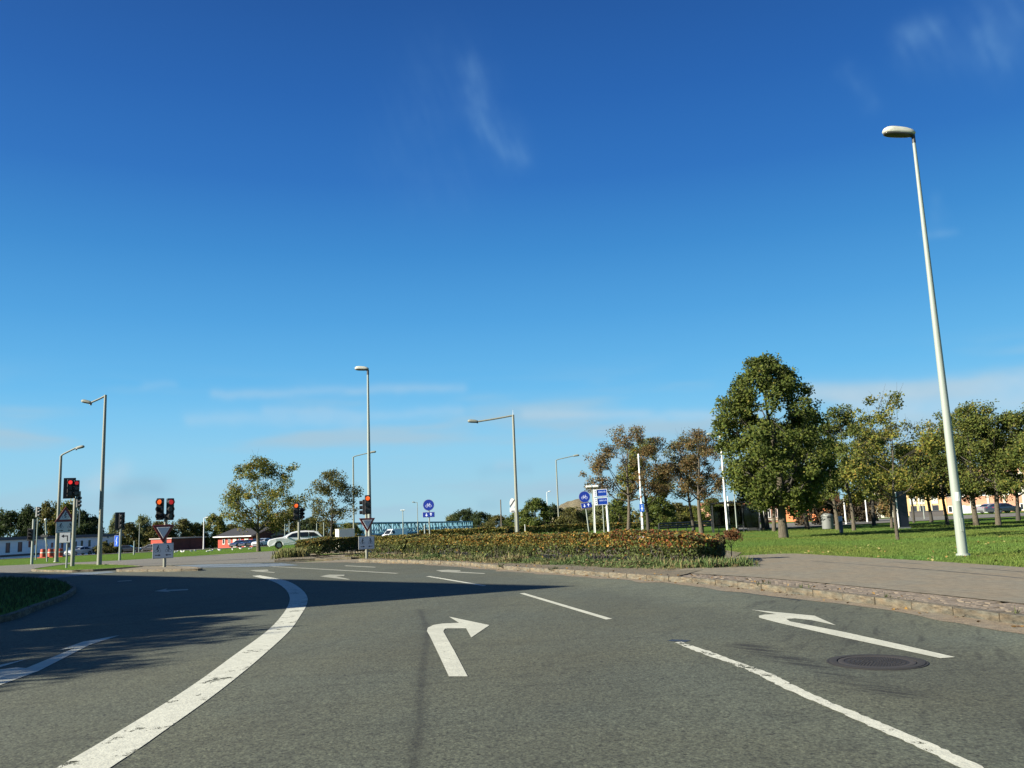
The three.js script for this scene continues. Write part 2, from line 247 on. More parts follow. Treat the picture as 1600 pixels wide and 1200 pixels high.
function ruled(A, ya, B, yb, na, nb) { // surface between two plan lines
  const a = curvePts(A, na), b = curvePts(B, na), P = [], U = [], I = [];
  for (let j = 0; j <= nb; j++) for (let i = 0; i <= na; i++) { const t = j / nb, x = lerp(a[i][0], b[i][0], t), z = lerp(a[i][1], b[i][1], t); P.push(x, lerp(ya, yb, t) + 0.012 * (noise(x * 2, z * 2, 8) - 0.5) * Math.sin(t * Math.PI), z); U.push(x, -z); }
  for (let j = 0; j < nb; j++) for (let i = 0; i < na; i++) { const q = j * (na + 1) + i, w = q + na + 1; I.push(q, q + 1, w, q + 1, w + 1, w); }
  const g = new THREE.BufferGeometry(); g.setAttribute('position', new THREE.Float32BufferAttribute(P, 3)); g.setAttribute('uv', new THREE.Float32BufferAttribute(U, 2)); g.setIndex(I); g.computeVertexNormals(); return g;
}
kerbLine('kerb', KERB, 0.12, 0.16, 0.85, 5, 'sandy brown kerb along the outside of the bend', -1);
const KBACK = offset(KERB, -0.15);
const iHedgeEnd = KBACK.findIndex(([x, z]) => z > -20.4);
const HFRONT = [[-7.63, -44.88], [-4.68, -39.93], [-2.38, -36.01], [-0.26, -32.61], [1.92, -29.47], [3.66, -26.55], [4.91, -24.6], [5.77, -24.99]];
structure('verge', [ruled(KBACK.slice(0, iHedgeEnd + 1), 0.11, [...[[-7.67, -41.9]], ...HFRONT.slice(1)], 0.05, 60, 5), sheet([...HFRONT, [8.4, -33], [8.4, -44], [2, -52], [-6, -54], [-9.5, -50]], 0.03)], M.earth, 'narrow strip of bare earth under the hedge');
const PATHIN = offset(KERB, -1.25);
const LAWN = [...[[8.86, -37.31], [8.8, -34.96], [9.6, -31.36], [10.25, -28.7], [10.93, -25.45], [11.4, -22.75], [11.68, -20.37]], [12.3, -13], [12.8, -4], [13, 10]];
structure('footpath', [ruled(PATHIN.slice(iHedgeEnd - 3), 0.085, [[7.6, -31], ...LAWN.slice(2)], 0.01, 50, 6), sheet([...[[5.68, -25.06], [6.58, -27.03]], [7.6, -31], [10.3, -28.9], [9, -22], [5.5, -20.5]], 0.012)], M.path, 'tan asphalt footpath between the kerb and the lawn');
const distTo = (p, x, z) => { let m = 1e9; for (let k = 0; k + 1 < p.length; k++) { const [ax, ay] = p[k], vx = p[k + 1][0] - ax, vy = p[k + 1][1] - ay, t = clamp(((x - ax) * vx + (z - ay) * vy) / (vx * vx + vy * vy)); m = Math.min(m, Math.hypot(x - ax - vx * t, z - ay - vy * t)); } return m; };
const pathY = (x, z) => { const a = distTo(PATHIN, x, z), b = distTo(LAWN, x, z); return lerp(0.085, 0.01, a / (a + b)); };
{ // cracked joints of the footpath
  const r = rngOf(77), wob = (pts, n, w) => strip(curvePts(pts, n).map(([x, z]) => [x + (r() - 0.5) * 0.03, z + (r() - 0.5) * 0.06]), w);
  for (const [p, w] of [[[[8.47, -25.89], [8.97, -23.29], [9.39, -20.88], [9.65, -18.76], [9.76, -17.09]], 0.05], [[[10.23, -24.06], [10.33, -22.58]], 0.035], [[[10.55, -20.62], [10.73, -18.75]], 0.04]]) { const g = sheet(wob(p, 40, w), 0, 0); const q = g.attributes.position; for (let i = 0; i < q.count; i++) q.setY(i, pathY(q.getX(i), q.getZ(i)) + 0.007); structure('path_joint', g, M.dark, 'dark joint running along the footpath'); }
}
{ // worn setts between kerb and footpath
  const A = KBACK.slice(iHedgeEnd - 5), r = rngOf(9), grp = new THREE.Group(); grp.name = 'cobbled_strip'; grp.userData = { kind: 'structure', label: 'strip of worn brown setts between kerb and footpath' }; scene.add(grp);
  part('bedding', ruled(A, 0.075, PATHIN.slice(iHedgeEnd - 5), 0.06, 50, 3), M.dirt, grp);
  const spots = [], a = new THREE.CatmullRomCurve3(A.map(([x, z]) => V(x, 0, z))), L = a.getLength();
  for (let s = 0; s < L && s < 15; s += 0.145) for (let k = 0; k < 8; k++) { if (r() < 0.06) continue; spots.push([(s + (k % 2) * 0.07) / L, 0.09 + k * 0.142]); }
  const g = new RoundedBoxGeometry(0.128, 0.06, 0.128, 1, 0.012), im = new THREE.InstancedMesh(g, mat(1, 1, 1, 0.9), spots.length), o = new THREE.Object3D();
  spots.forEach(([t, d], i) => { const p = a.getPointAt(Math.min(1, t)), q = a.getTangentAt(Math.min(1, t)); o.position.set(p.x + q.z * d, 0.058 + (r() - 0.5) * 0.007 - 0.012 * d, p.z - q.x * d); o.rotation.set((r() - 0.5) * 0.06, Math.atan2(-q.z, q.x) + (r() - 0.5) * 0.1, (r() - 0.5) * 0.06); o.scale.setScalar(0.92 + 0.12 * r()); o.updateMatrix(); im.setMatrixAt(i, o.matrix); const v = 0.88 + 0.24 * r(); im.setColorAt(i, col(0.165 * v, 0.135 * v, 0.10 * v)); });
  im.name = 'setts'; im.userData.kind = 'stuff'; im.castShadow = im.receiveShadow = true; grp.add(im);
}
structure('gravel_margin', ruled(offset(KERB, 0.45).map(([x, z]) => [x + 0.5 * (noise(x * 1.5, z * 1.5, 14) - 0.5), z + 0.5 * (noise(z * 1.5, x * 1.5, 15) - 0.5)]), 0.0045, offset(KERB, -0.02), 0.006, 200, 1), M.dirt, 'pale grit washed into the gutter along the kerb');
// traffic islands
function island(name, pts, label, top, kerbs = true, h = 0.11, seed = 1) {
  const ring = [...pts, pts[0]];
  const up = sheet(pts, h - 0.015, 0, 0.0); structure(name, up, top, label);
  kerbLine(name.replace('island', 'island_kerb'), ring, h, 0.14, 0.95, seed, 'kerb around the ' + label, 1);
}
const orient = (pts) => { let a = 0; pts.forEach(([x, z], i) => { const [u, v] = pts[(i + 1) % pts.length]; a += x * v - u * z; }); return a < 0 ? pts.slice().reverse() : pts; };
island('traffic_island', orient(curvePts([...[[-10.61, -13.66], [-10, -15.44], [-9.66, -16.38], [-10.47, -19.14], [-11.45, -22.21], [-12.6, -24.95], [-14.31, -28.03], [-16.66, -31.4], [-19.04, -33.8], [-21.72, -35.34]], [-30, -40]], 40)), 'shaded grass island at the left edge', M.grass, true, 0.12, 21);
island('traffic_island', orient([[-23.97, -42.95], [-21.51, -40.52], [-20.03, -39.54], [-18.71, -39.92], [-17.82, -41.19], [-18.37, -42.44], [-22.38, -47], [-25.49, -49.35], [-24.79, -45.24]]), 'small grassed island under the signal posts and lamp', M.grass, true, 0.1, 22);
island('traffic_island', orient([[-17.71, -38.39], [-15.31, -36.7], [-13.07, -35.84], [-13.85, -37.53], [-16.19, -40.35], [-17.49, -40.61]]), 'narrow paved island under the give way sign', M.path, true, 0.1, 23);
island('traffic_island', orient([...[[-11.86, -42.4], [-12.38, -45.68], [-11.99, -48.15], [-8.93, -48.75]], [-8.5, -52], [-13.8, -54.5], ...[[-11.65, -43.94], [-9.48, -41.74], [-7.67, -41.9], [-7.11, -38.19], [-8.86, -39.02], [-10.67, -40.47]]].slice(0, 6).concat([[-7.75, -42.33], [-9.67, -42.59], [-11.21, -42.53]])), 'planted island under the short hedge', M.earth, true, 0.1, 24);
structure('median_paving', sheet([[-11.43, -41.08], [-9.39, -41.33], [-7.61, -42.56], [-4.97, -39.84], [-2.9, -35.87], [-4.46, -35.76], [-7.04, -38.44]], 0.006), M.path, 'tan paving between the two hedges');
// faded blue cycle crossings
M.blueLane = mapMat(grainTex(0.115, 0.15, 0.18, 0.35, 40, 256, 120), 1 / 3, 0.9, 0.006);
structure('cycle_crossing', [sheet([[-18.55, -34.07], [-17.69, -35.54], [-17.29, -37.54], [-18.25, -38.95], [-19.44, -38.38], [-20.27, -36.92]], 0.0085), sheet([[-18.15, -42.57], [-15.11, -42.99], [-11.05, -40.77], [-9.38, -37.43], [-11.26, -37.51], [-13.98, -38.97], [-15.85, -39.51]], 0.0085)], M.blueLane, 'faded pale blue cycle crossing across the road');

// ------------------------------------------------------------------ painted markings (children of the road)
M.worn = (() => { // paint with holes rubbed through it
  const tex = dataTex(1024, 1024, (i, j) => { const a = 0.5 * tileNoise(i, j, 1024, 24, 131) + 0.3 * tileNoise(i, j, 1024, 90, 132) + 0.2 * hash(i >> 1, j >> 1, 133), s = tileNoise(i, j, 1024, 9, 134), v = 0.9 + 0.2 * tileNoise(i, j, 1024, 60, 135); return [enc(0.47 * v), enc(0.475 * v), enc(0.39 * v), a + 0.28 * s > 0.90 ? 0 : 255]; });
  tex.repeat.set(1 / 3.2, 1 / 3.2);
  return new THREE.MeshStandardMaterial({ map: tex, alphaTest: 0.5, roughness: 0.75, bumpMap: bumpAt(1 / 3, 1 / 3), bumpScale: 0.003 });
})();
M.veryWorn = (() => {
  const tex = dataTex(1024, 1024, (i, j) => { const a = 0.45 * tileNoise(i, j, 1024, 30, 141) + 0.35 * tileNoise(i, j, 1024, 110, 142) + 0.2 * hash(i >> 1, j >> 1, 143), s = tileNoise(i, j, 1024, 7, 144), v = 0.9 + 0.2 * tileNoise(i, j, 1024, 60, 145); return [enc(0.47 * v), enc(0.475 * v), enc(0.39 * v), a + 0.42 * s > 0.86 ? 0 : 255]; });
  tex.repeat.set(1 / 2.6, 1 / 2.6);
  return new THREE.MeshStandardMaterial({ map: tex, alphaTest: 0.5, roughness: 0.75, bumpMap: bumpAt(1 / 3, 1 / 3), bumpScale: 0.003 });
})();
M.arrowPaint = (() => { const tex = dataTex(1024, 1024, (i, j) => { const a = 0.5 * tileNoise(i, j, 1024, 40, 231) + 0.3 * tileNoise(i, j, 1024, 120, 232) + 0.2 * hash(i >> 1, j >> 1, 233), v = 0.82 + 0.3 * tileNoise(i, j, 1024, 14, 235) * tileNoise(i, j, 1024, 80, 236) + 0.08 * hash(i, j, 237); return [enc(0.47 * v), enc(0.475 * v), enc(0.385 * v), a > 0.86 ? 0 : 255]; }); tex.repeat.set(1 / 3, 1 / 3); return new THREE.MeshStandardMaterial({ map: tex, alphaTest: 0.5, roughness: 0.75, bumpMap: bumpAt(1 / 3, 1 / 3), bumpScale: 0.003 }); })();
M.faded = M.arrowPaint.clone(); M.faded.color.setRGB(0.62, 0.62, 0.6);
const mark = (name, pts, up = 0.005, m = M.arrowPaint) => part(name, sheet(pts, up), m, road);
{
  const Lf = [[-3.12, -6.04], [-3.14, -6.56], [-3.18, -7.2], [-3.24, -8.1], [-3.35, -9.26], [-3.53, -10.74], [-3.88, -13.56], [-4.27, -15.78], [-4.7, -17.85], [-5.24, -20.02], [-6.21, -23.17], [-7.5, -26.6], [-9.17, -30.1]], Rt = [[-2.74, -5.97], [-2.76, -6.44], [-2.8, -7.01], [-2.87, -8.01], [-2.99, -9.29], [-3.16, -10.79], [-3.51, -13.45], [-3.9, -15.64], [-4.29, -17.68], [-4.79, -19.82], [-5.73, -22.92], [-7.04, -26.48], [-8.97, -30.33]];
  const ext = (p) => [[p[0][0] + (p[0][0] - p[2][0]) * 2, p[0][1] + (p[0][1] - p[2][1]) * 2], ...p];
  const l = curvePts(ext(Lf), 120), r = curvePts(ext(Rt), 120), cut = [0, 66, 78, 120];
  // three laid lengths, with the open joints the photo shows
  for (let k = 0; k < 3; k++) { const a = cut[k] + (k ? 0.0 : 0), b = cut[k + 1], A = l.slice(a, b + 1), B = r.slice(a, b + 1); if (k) { for (const q of [A, B]) { const d = [q[1][0] - q[0][0], q[1][1] - q[0][1]], n = Math.hypot(...d); q[0] = [q[0][0] + d[0] / n * 0.03, q[0][1] + d[1] / n * 0.03]; } } mark('edge_line', [...A, ...B.reverse()], 0.005, M.worn); }
}
mark('turn_arrow', [[-0.74, -8.9], [-0.55, -8.86], [-0.82, -10.69], [-1.06, -12.25], [-1.11, -12.59], [-1.11, -12.87], [-1.07, -12.9], [-0.8, -12.82], [-0.67, -11.79], [-0.47, -13.1], [-1.18, -14.5], [-0.95, -13.56], [-1.21, -13.54], [-1.33, -13.4], [-1.38, -13.07], [-1.35, -12.66], [-1.25, -12.09], [-0.97, -10.35]]);
mark('turn_arrow', [[4.3, -8.89], [4.14, -8.86], [3.8, -10.46], [3.51, -12.01], [3.42, -12.73], [3.48, -12.98], [3.6, -13.1], [3.77, -13.1], [3.59, -13.82], [4.21, -12.72], [4.11, -11.61], [4, -12.23], [3.86, -12.5], [3.73, -12.48], [3.69, -12.19], [3.98, -10.92], [4.16, -9.85]]);
mark('turn_arrow', [[-6.19, -13.65], [-6.13, -12.58], [-5.6, -10.3], [-5.52, -9.42], [-5.52, -8.98], [-5.96, -9.48], [-6, -10.22], [-5.9, -10.59], [-6.2, -12.32], [-6.32, -12.12], [-6.43, -12.99]]);
mark('turn_arrow', [[-6.18, -10.52], [-6.06, -10.65], [-5.83, -10.53], [-5.78, -9.85], [-6.02, -9.78], [-6.52, -10.46]], 0.0065);
mark('turn_arrow', [[-6.33, -11.45], [-6.3, -10.73], [-6.34, -10.43], [-6.47, -10.63], [-6.41, -10.92]]);
mark('turn_arrow', [[-9.94, -23.91], [-10, -24.95], [-9.78, -24.27], [-9.17, -24.31], [-8.99, -23.81], [-9.49, -23.69], [-9.21, -23.24]], 0.005, M.faded);
mark('turn_arrow', [[-13.83, -30.15], [-13.45, -30.39], [-13.23, -29.94], [-13.6, -29.71]], 0.005, M.faded);
mark('turn_arrow', [[-6.41, -28.21], [-6.28, -28.97], [-5.69, -28.6], [-5.55, -27.78], [-5.82, -27.85], [-4.96, -25.83], [-5.05, -25.8], [-6.11, -27.61]], 0.005, M.faded);
mark('turn_arrow', [[-2.76, -29.12], [-2.37, -29.18], [-1.92, -28.54], [-1.86, -27.95], [-2.01, -27.95], [-1.01, -26.34], [-1.05, -26.05], [-2.46, -28]], 0.005, M.faded);
mark('turn_arrow', [[-10.66, -34.65], [-9.93, -34.6], [-9.56, -33.46], [-9.74, -33.41], [-8.91, -32.03], [-8.86, -31.68], [-9.98, -33.23]], 0.005, M.faded);
mark('lane_line', [[-0.01, -18.56], [0.09, -18.61], [1.37, -13.31], [1.27, -13.24]], 0.005, M.arrowPaint);
mark('lane_line', [[-2.76, -25.92], [-2.64, -25.97], [-0.8, -21.22], [-0.88, -21.11]], 0.005, M.worn);
mark('lane_line', [[-11.64, -38.77], [-11.62, -39.09], [-3.88, -28.3], [-3.95, -28.04]], 0.005, M.faded);
mark('lane_line', [[-7.03, -35.18], [-7.01, -35.58], [-5.41, -33.21], [-5.41, -32.8]], 0.005, M.faded);
{
  const r = rngOf(301), up = [[1.91, -10.68], [2.04, -10], [2.19, -9.13], [2.32, -8.4], [2.36, -7.72], [2.4, -7.18], [2.5, -6.43], [2.58, -5.84], [2.62, -5.24], [2.65, -4.66]], lo = [[1.82, -10.63], [1.95, -9.75], [2.08, -9.08], [2.18, -8.43], [2.23, -7.69], [2.3, -7.13], [2.39, -6.35], [2.46, -5.72], [2.5, -5.3], [2.52, -4.72]];
  const j = (p, n) => curvePts(p, n).map(([x, z]) => [x + (r() - 0.5) * 0.025, z + (r() - 0.5) * 0.03]);
  mark('lane_line', [...j(up, 90), ...j(lo, 90).reverse()], 0.005, M.veryWorn);
  part('tar_patch', sheet(strip([[1.8, -10.85], [2, -10.71]], 0.16), 0.0025), M.dark, road);
  part('tar_patch', sheet(strip([[4.23, -16.81], [4.5, -15.84], [4.74, -14.92]], 0.035).map(([x, z]) => [x + (r() - 0.5) * 0.03, z + (r() - 0.5) * 0.05]), 0.0025), M.dark, road);
}
{ // manhole cover
  const x = 3.48, z = -8.8, t = thing('manhole_cover', 'round dark iron manhole cover in the kerbside lane', 'manhole cover', x, z); t.scale.set(0.88, 1, 0.88);
  const iron = mat(0.013, 0.012, 0.012, 0.8, 0), ring = (a, b, h) => new THREE.LatheGeometry([[a, 0], [a, h], [b, h], [b, 0]].map(([u, v]) => new THREE.Vector2(u, v)), 64);
  part('frame', ring(0.42, 0.50, 0.010), mat(0.018, 0.017, 0.016, 0.9), t); part('rim', ring(0.345, 0.405, 0.008), mat(0.032, 0.028, 0.025, 0.85), t);
  const studs = [cyl(0.35, 0.35, 0.005, 0, 0.0025, 0, 64)];
  for (let k = 1; k < 7; k++) for (let i = 0; i < k * 9; i++) { const a = i / (k * 9) * 6.2832; studs.push(box(0.022, 0.003, 0.018, Math.cos(a) * k * 0.049, 0.0062, Math.sin(a) * k * 0.049, -a)); }
  part('cover', studs, iron, t);
  part('surround', ring(0.50, 0.53, 0.0055), mat(0.012, 0.012, 0.012, 0.9), t);
}

// ------------------------------------------------------------------ foliage and trees
const leafMat = (rough = 0.8, tr = 0.4) => new THREE.MeshPhysicalMaterial({ color: 0xffffff, vertexColors: true, side: THREE.DoubleSide, roughness: rough, transmission: tr, thickness: 0, ior: 1.3, specularIntensity: 0.35 });
M.leaf = leafMat(); M.leafFar = M.leaf;
M.bark = mapMat(dataTex(256, 256, (i, j) => { const v = 0.55 + 0.9 * (0.6 * tileNoise(i, j >> 2, 256, 32, 151) + 0.4 * hash(i >> 1, j >> 2, 152)); return [enc(0.105 * v), enc(0.088 * v), enc(0.062 * v)]; }), 1.2, 0.95, 0.02);
M.barkDark = mat(0.05, 0.045, 0.036, 0.95);
function gauss(r) { return (r() + r() + r() - 1.5) * 0.8; }
// clumps: [x, y, z, radius, count, shade]; pal: [[r,g,b,weight], ...]
function leaves(clumps, size, pal, r, flat = 0, gain = 1.5) {
  let n = 0; for (const c of clumps) n += c[4];
  const P = new Float32Array(n * 12), N = new Float32Array(n * 12), C = new Float32Array(n * 12), I = new Uint32Array(n * 6); let q = 0;
  let mx = 0, my = 0, mz = 0; for (const c of clumps) { mx += c[0] / clumps.length; my += c[1] / clumps.length; mz += c[2] / clumps.length; }
  const W = pal.reduce((a, p) => a + p[3], 0), u = V(0, 0, 0), w = V(0, 0, 0), nn = V(0, 0, 0);
  for (const [cx, cy, cz, cr, cn, hue = 0] of clumps) for (let k = 0; k < cn; k++) {
    let x, y, z; do { x = r() * 2 - 1; y = r() * 2 - 1; z = r() * 2 - 1; } while (x * x + y * y + z * z > 1);
    const e = 0.75 + 0.5 * r(); x = cx + x * cr * e; y = cy + y * cr * e * 0.8; z = cz + z * cr * e;
    u.set(r() - 0.5, (r() - 0.5) * (1 - flat), r() - 0.5).normalize(); nn.set(r() - 0.5, r() - 0.25 + flat, r() - 0.5); { const ox = x - mx, oy = (y - my) * 0.7, oz = z - mz, ol = 0.38 / (Math.hypot(ox, oy, oz) + 0.3); nn.x += ox * ol; nn.y += oy * ol; nn.z += oz * ol; } nn.normalize(); /* leaves turn their faces out of the crown */ w.crossVectors(u, nn).normalize();
    const s = size * (0.7 + 0.6 * r()), a = s * 0.5, b = s * 0.36;
    nn.crossVectors(w, u).normalize();     let t = (r() * 0.75 + hue * 0.25) * W, p = 0; t = Math.min(t, W - 1e-6); while (p < pal.length - 1 && t > pal[p][3]) { t -= pal[p][3]; p++; }
    const v = (0.8 + 0.4 * r()) * gain * (0.82 + 0.36 * hue), c = pal[p];
    const pts = [[-a, 0], [0, -b], [a, 0], [0, b]];
    for (let m = 0; m < 4; m++) { const o = (q * 4 + m) * 3, f = m % 2 ? 0.12 * s : 0; P[o] = x + u.x * pts[m][0] + w.x * pts[m][1] + nn.x * f; P[o + 1] = y + u.y * pts[m][0] + w.y * pts[m][1] + nn.y * f; P[o + 2] = z + u.z * pts[m][0] + w.z * pts[m][1] + nn.z * f; N[o] = nn.x; N[o + 1] = nn.y; N[o + 2] = nn.z; C[o] = c[0] * v; C[o + 1] = c[1] * v; C[o + 2] = c[2] * v; }
    I.set([q * 4, q * 4 + 2, q * 4 + 1, q * 4, q * 4 + 3, q * 4 + 2], q * 6); q++;
  }
  const g = new THREE.BufferGeometry(); g.setAttribute('position', new THREE.BufferAttribute(P, 3)); g.setAttribute('normal', new THREE.BufferAttribute(N, 3)); g.setAttribute('color', new THREE.BufferAttribute(C, 3)); g.setIndex(new THREE.BufferAttribute(I, 1)); return g;
}
const PAL = {
  green: [[0.046, 0.066, 0.014, 5], [0.068, 0.084, 0.016, 4], [0.094, 0.104, 0.020, 2], [0.14, 0.115, 0.028, 0.7]],
  autumnGreen: [[0.052, 0.074, 0.017, 4], [0.085, 0.098, 0.020, 4], [0.14, 0.125, 0.028, 1.6], [0.18, 0.11, 0.03, 0.3]],
  yellowGreen: [[0.060, 0.080, 0.018, 3], [0.11, 0.118, 0.022, 3], [0.17, 0.14, 0.028, 2], [0.22, 0.12, 0.03, 0.8]],
  brown: [[0.070, 0.062, 0.024, 3], [0.11, 0.082, 0.032, 3], [0.15, 0.09, 0.036, 2], [0.09, 0.09, 0.03, 2]],
  olive: [[0.055, 0.060, 0.018, 3], [0.085, 0.082, 0.022, 3], [0.12, 0.095, 0.03, 1.5]],
  darkGreen: [[0.022, 0.036, 0.012, 4], [0.034, 0.048, 0.015, 3], [0.055, 0.065, 0.018, 1]],
  darkBrown: [[0.035, 0.028, 0.018, 3], [0.055, 0.042, 0.022, 2], [0.09, 0.06, 0.03, 1]],
  willow: [[0.10, 0.115, 0.05, 3], [0.14, 0.15, 0.065, 2], [0.075, 0.085, 0.035, 2]],
};
// o: h (total height), trunk (bare height), rx, rz (crown half widths), clumps, leaf count per clump, leaf size, bottom fraction profile
function treeGeo(o) {
  const r = rngOf(o.seed), T = [], B = [], h = o.h, cy0 = o.trunk, ch = h - cy0, lean = o.lean ?? [0, 0], prof = o.prof ?? ((t) => Math.sin(Math.PI * Math.min(1, 0.12 + 0.88 * t) ** 0.8) ** 0.7);
  const axis = (y) => V(lean[0] * (y / h) ** 1.3 + 0.08 * Math.sin(y * 0.9 + o.seed), y, lean[1] * (y / h) ** 1.3 + 0.08 * Math.cos(y * 0.7 + o.seed));
  const r0 = o.r0 ?? h * 0.018, top = cy0 + ch * (o.leader ?? 0.75), rad = (y) => r0 * (1 - 0.85 * y / top) * (y < 0.4 ? 1 + 0.5 * (0.4 - y) : 1);
  const steps = 10; for (let i = 0; i < steps; i++) { const a = top * i / steps, b = top * (i + 1) / steps; T.push(rod(axis(a).setY(i ? a : -0.2), axis(b), rad(a), rad(b), 8, false)); }
  const nodes = [];
  for (let i = 0; i < steps; i++) { const y = lerp(cy0 * 0.92, top, i / (steps - 1)); nodes.push({ p: axis(y), r: rad(y) * 0.7 }); }
  const inside = (dir, t) => { const lob = 1 - (o.lobe ?? 0.5) * 0.52 + (o.lobe ?? 0.5) * noise(dir * 1.6 + o.seed, t * 4 + o.seed * 3, 7); return prof(t) * lob; };
  const nl = o.limbs ?? 10;
  for (let i = 0; i < nl; i++) {
    const a = i * 2.4 + r() * 0.8, t = clamp(0.12 + 0.7 * (i + r()) / nl), y = cy0 + ch * t, k = inside(a, t) * 0.62, ax = axis(y), p = V(ax.x + Math.cos(a) * o.rx * k, y, ax.z + Math.sin(a) * o.rz * k);
    const ys = clamp(y - (o.rise ?? 0.9) * Math.hypot(p.x - ax.x, p.z - ax.z), cy0 * 0.85, top), s = axis(ys), m = s.clone().lerp(p, 0.5); m.y -= 0.06 * ch * (o.arch ?? 0.5);
    const lr = Math.max(0.02, rad(ys) * 0.55); B.push(rod(s, m, lr, lr * 0.7, 6, false), rod(m, p, lr * 0.7, lr * 0.35, 5, false));
    nodes.push({ p: m, r: lr * 0.7 }, { p: m.clone().lerp(p, 0.5), r: lr * 0.5 }, { p, r: lr * 0.35 });
  }
  const clumps = [], nc = o.clumps, puffs = [], np = o.puffs ?? Math.max(8, Math.round(nc / 9));
  for (let i = 0; i < np; i++) { const a = i * 2.4 + r(), t = clamp((i + r()) / np), k = inside(a, t) * (0.55 + 0.42 * Math.sqrt(r())), y = cy0 + ch * t, ax = axis(y); puffs.push([ax.x + Math.cos(a) * o.rx * k, y, ax.z + Math.sin(a) * o.rz * k, a, t]); }
  for (let i = 0; i < nc; i++) {
    const a = r() * 6.283, t = o.even ? r() : clamp(r() * 0.95 + 0.03), f = 0.35 + 0.65 * Math.sqrt(r()), k = inside(a, t) * f, y = cy0 + ch * t, ax = axis(y), x0 = ax.x + Math.cos(a) * o.rx * k, z0 = ax.z + Math.sin(a) * o.rz * k, pf = r() < (o.pfr ?? 0.72) ? puffs[Math.floor(r() * np)] : null, ps = Math.min(o.rx, 3) * (o.big ?? 0.24), x = pf ? pf[0] + gauss(r) * ps * 1.5 : x0, z = pf ? pf[2] + gauss(r) * ps * 1.5 : z0, yy = pf ? Math.min(h, pf[1] + gauss(r) * ps * 1.3) : y + gauss(r) * 0.25;
    let best = null, bd = 1e9; for (const n of nodes) { const d = n.p.distanceTo(V(x, yy + 0.3, z)) + (n.p.y > yy ? 0.6 : 0); if (d < bd) { bd = d; best = n; } }
    const br = Math.min(best.r * 0.6, 0.035); B.push(rod(best.p, V(x, yy, z), br, 0.006, 4, false));
    if (o.bare && r() < o.bare) { for (let q = 0; q < 4; q++) B.push(rod(V(x, yy, z), V(x + gauss(r) * 0.7, yy + 0.3 + r() * 0.7, z + gauss(r) * 0.7), 0.008, 0.003, 3, false)); if (r() < 0.8) continue; }
    clumps.push([x, yy, z, (o.cr ?? 0.55) * (0.7 + 0.6 * r()), Math.round(o.per * (0.6 + 0.8 * r())), noise(a * 1.5, t * 4, o.seed + 40)]);
  }
  return { trunk: norm(T), limbs: norm(B), crown: leaves(clumps, o.leaf, PAL[o.pal], r) };
}
function tree(name, o, label, x, z, group, category = 'tree') {
  const t = thing(name, label, category, x, z, o.turn ?? 0, group), g = treeGeo(o);
  part('trunk', g.trunk, o.dark ? M.barkDark : M.bark, t); part('branches', g.limbs, M.barkDark, t); part('crown', g.crown, o.far ? M.leafFar : M.leaf, t);
  return t;
}
function shrub(name, o, label, x, z, group, category = 'shrub') { // no visible trunk: stems and a leafy mound
  const t = thing(name, label, category, x, z, 0, group), r = rngOf(o.seed), cl = [], S = [];
  for (let i = 0; i < o.clumps; i++) { const a = r() * 6.283, f = Math.sqrt(r()), th = r(), k = Math.cos(th * 1.4) * (0.8 + 0.4 * noise(a * 1.5, o.seed, 3)) * f, y = o.h * (0.06 + 0.9 * Math.sin(th * 1.5) * (0.75 + 0.4 * noise(a * 2, o.seed, 5))); cl.push([Math.cos(a) * o.rx * k, y, Math.sin(a) * o.rz * k, o.cr * (0.7 + 0.6 * r()), o.per, noise(a, th * 3, o.seed)]); }
  for (let i = 0; i < 7; i++) { const a = r() * 6.283; S.push(rod(V(0.1 * Math.cos(a) * o.rx, -0.05, 0.1 * Math.sin(a) * o.rz), V(0.55 * Math.cos(a) * o.rx, o.h * (0.5 + 0.3 * r()), 0.55 * Math.sin(a) * o.rz), 0.05, 0.015, 4, false)); }
  part('stems', S, M.barkDark, t); part('foliage', leaves(cl, o.leaf, PAL[o.pal], r), o.near ? M.leaf : M.leafFar, t);
  return t;
}
// ---- the row and grove on the lawn at the right
const GROVE = 'trees standing on the lawn';
const full = (t) => Math.min(1, 2.6 * t + 0.42) * Math.min(1, 1.5 * (1 - t) ** 0.5);
tree('lawn_tree', { seed: 111, h: 10.4, trunk: 1.7, rx: 3.0, rz: 3.0, lobe: 0.24, pfr: 0.66, puffs: 74, big: 0.115, clumps: 430, per: 105, leaf: 0.155, cr: 0.5, pal: 'green', limbs: 18, r0: 0.27, lean: [-0.5, 0], prof: full, leader: 0.85 }, 'tallest dense green tree at the front of the lawn, with a stout trunk', 15.37, -50.28, GROVE);
tree('lawn_tree', { seed: 12, h: 8.6, trunk: 2.2, rx: 2.9, rz: 2.7, clumps: 120, per: 133, leaf: 0.150, cr: 0.55, pal: 'green', limbs: 11, r0: 0.16, prof: full }, 'green tree just left behind the tallest lawn tree, pale slim trunk', 19.89, -67.69, GROVE);
tree('lawn_tree', { seed: 13, h: 8.4, trunk: 2.6, rx: 2.3, rz: 2.3, clumps: 105, per: 124, leaf: 0.144, cr: 0.5, pal: 'autumnGreen', limbs: 11, r0: 0.14, lean: [-0.25, 0] }, 'pointed green tree right of the tallest one, behind the waste bin', 23.17, -60.35, GROVE);
tree('lawn_tree', { seed: 14, h: 6.3, trunk: 2.0, rx: 2.3, rz: 2.2, clumps: 70, per: 107, leaf: 0.150, cr: 0.5, pal: 'yellowGreen', limbs: 9, r0: 0.19 }, 'low yellow-green tree close beside the grey waste bin', 23.77, -64.99, GROVE);
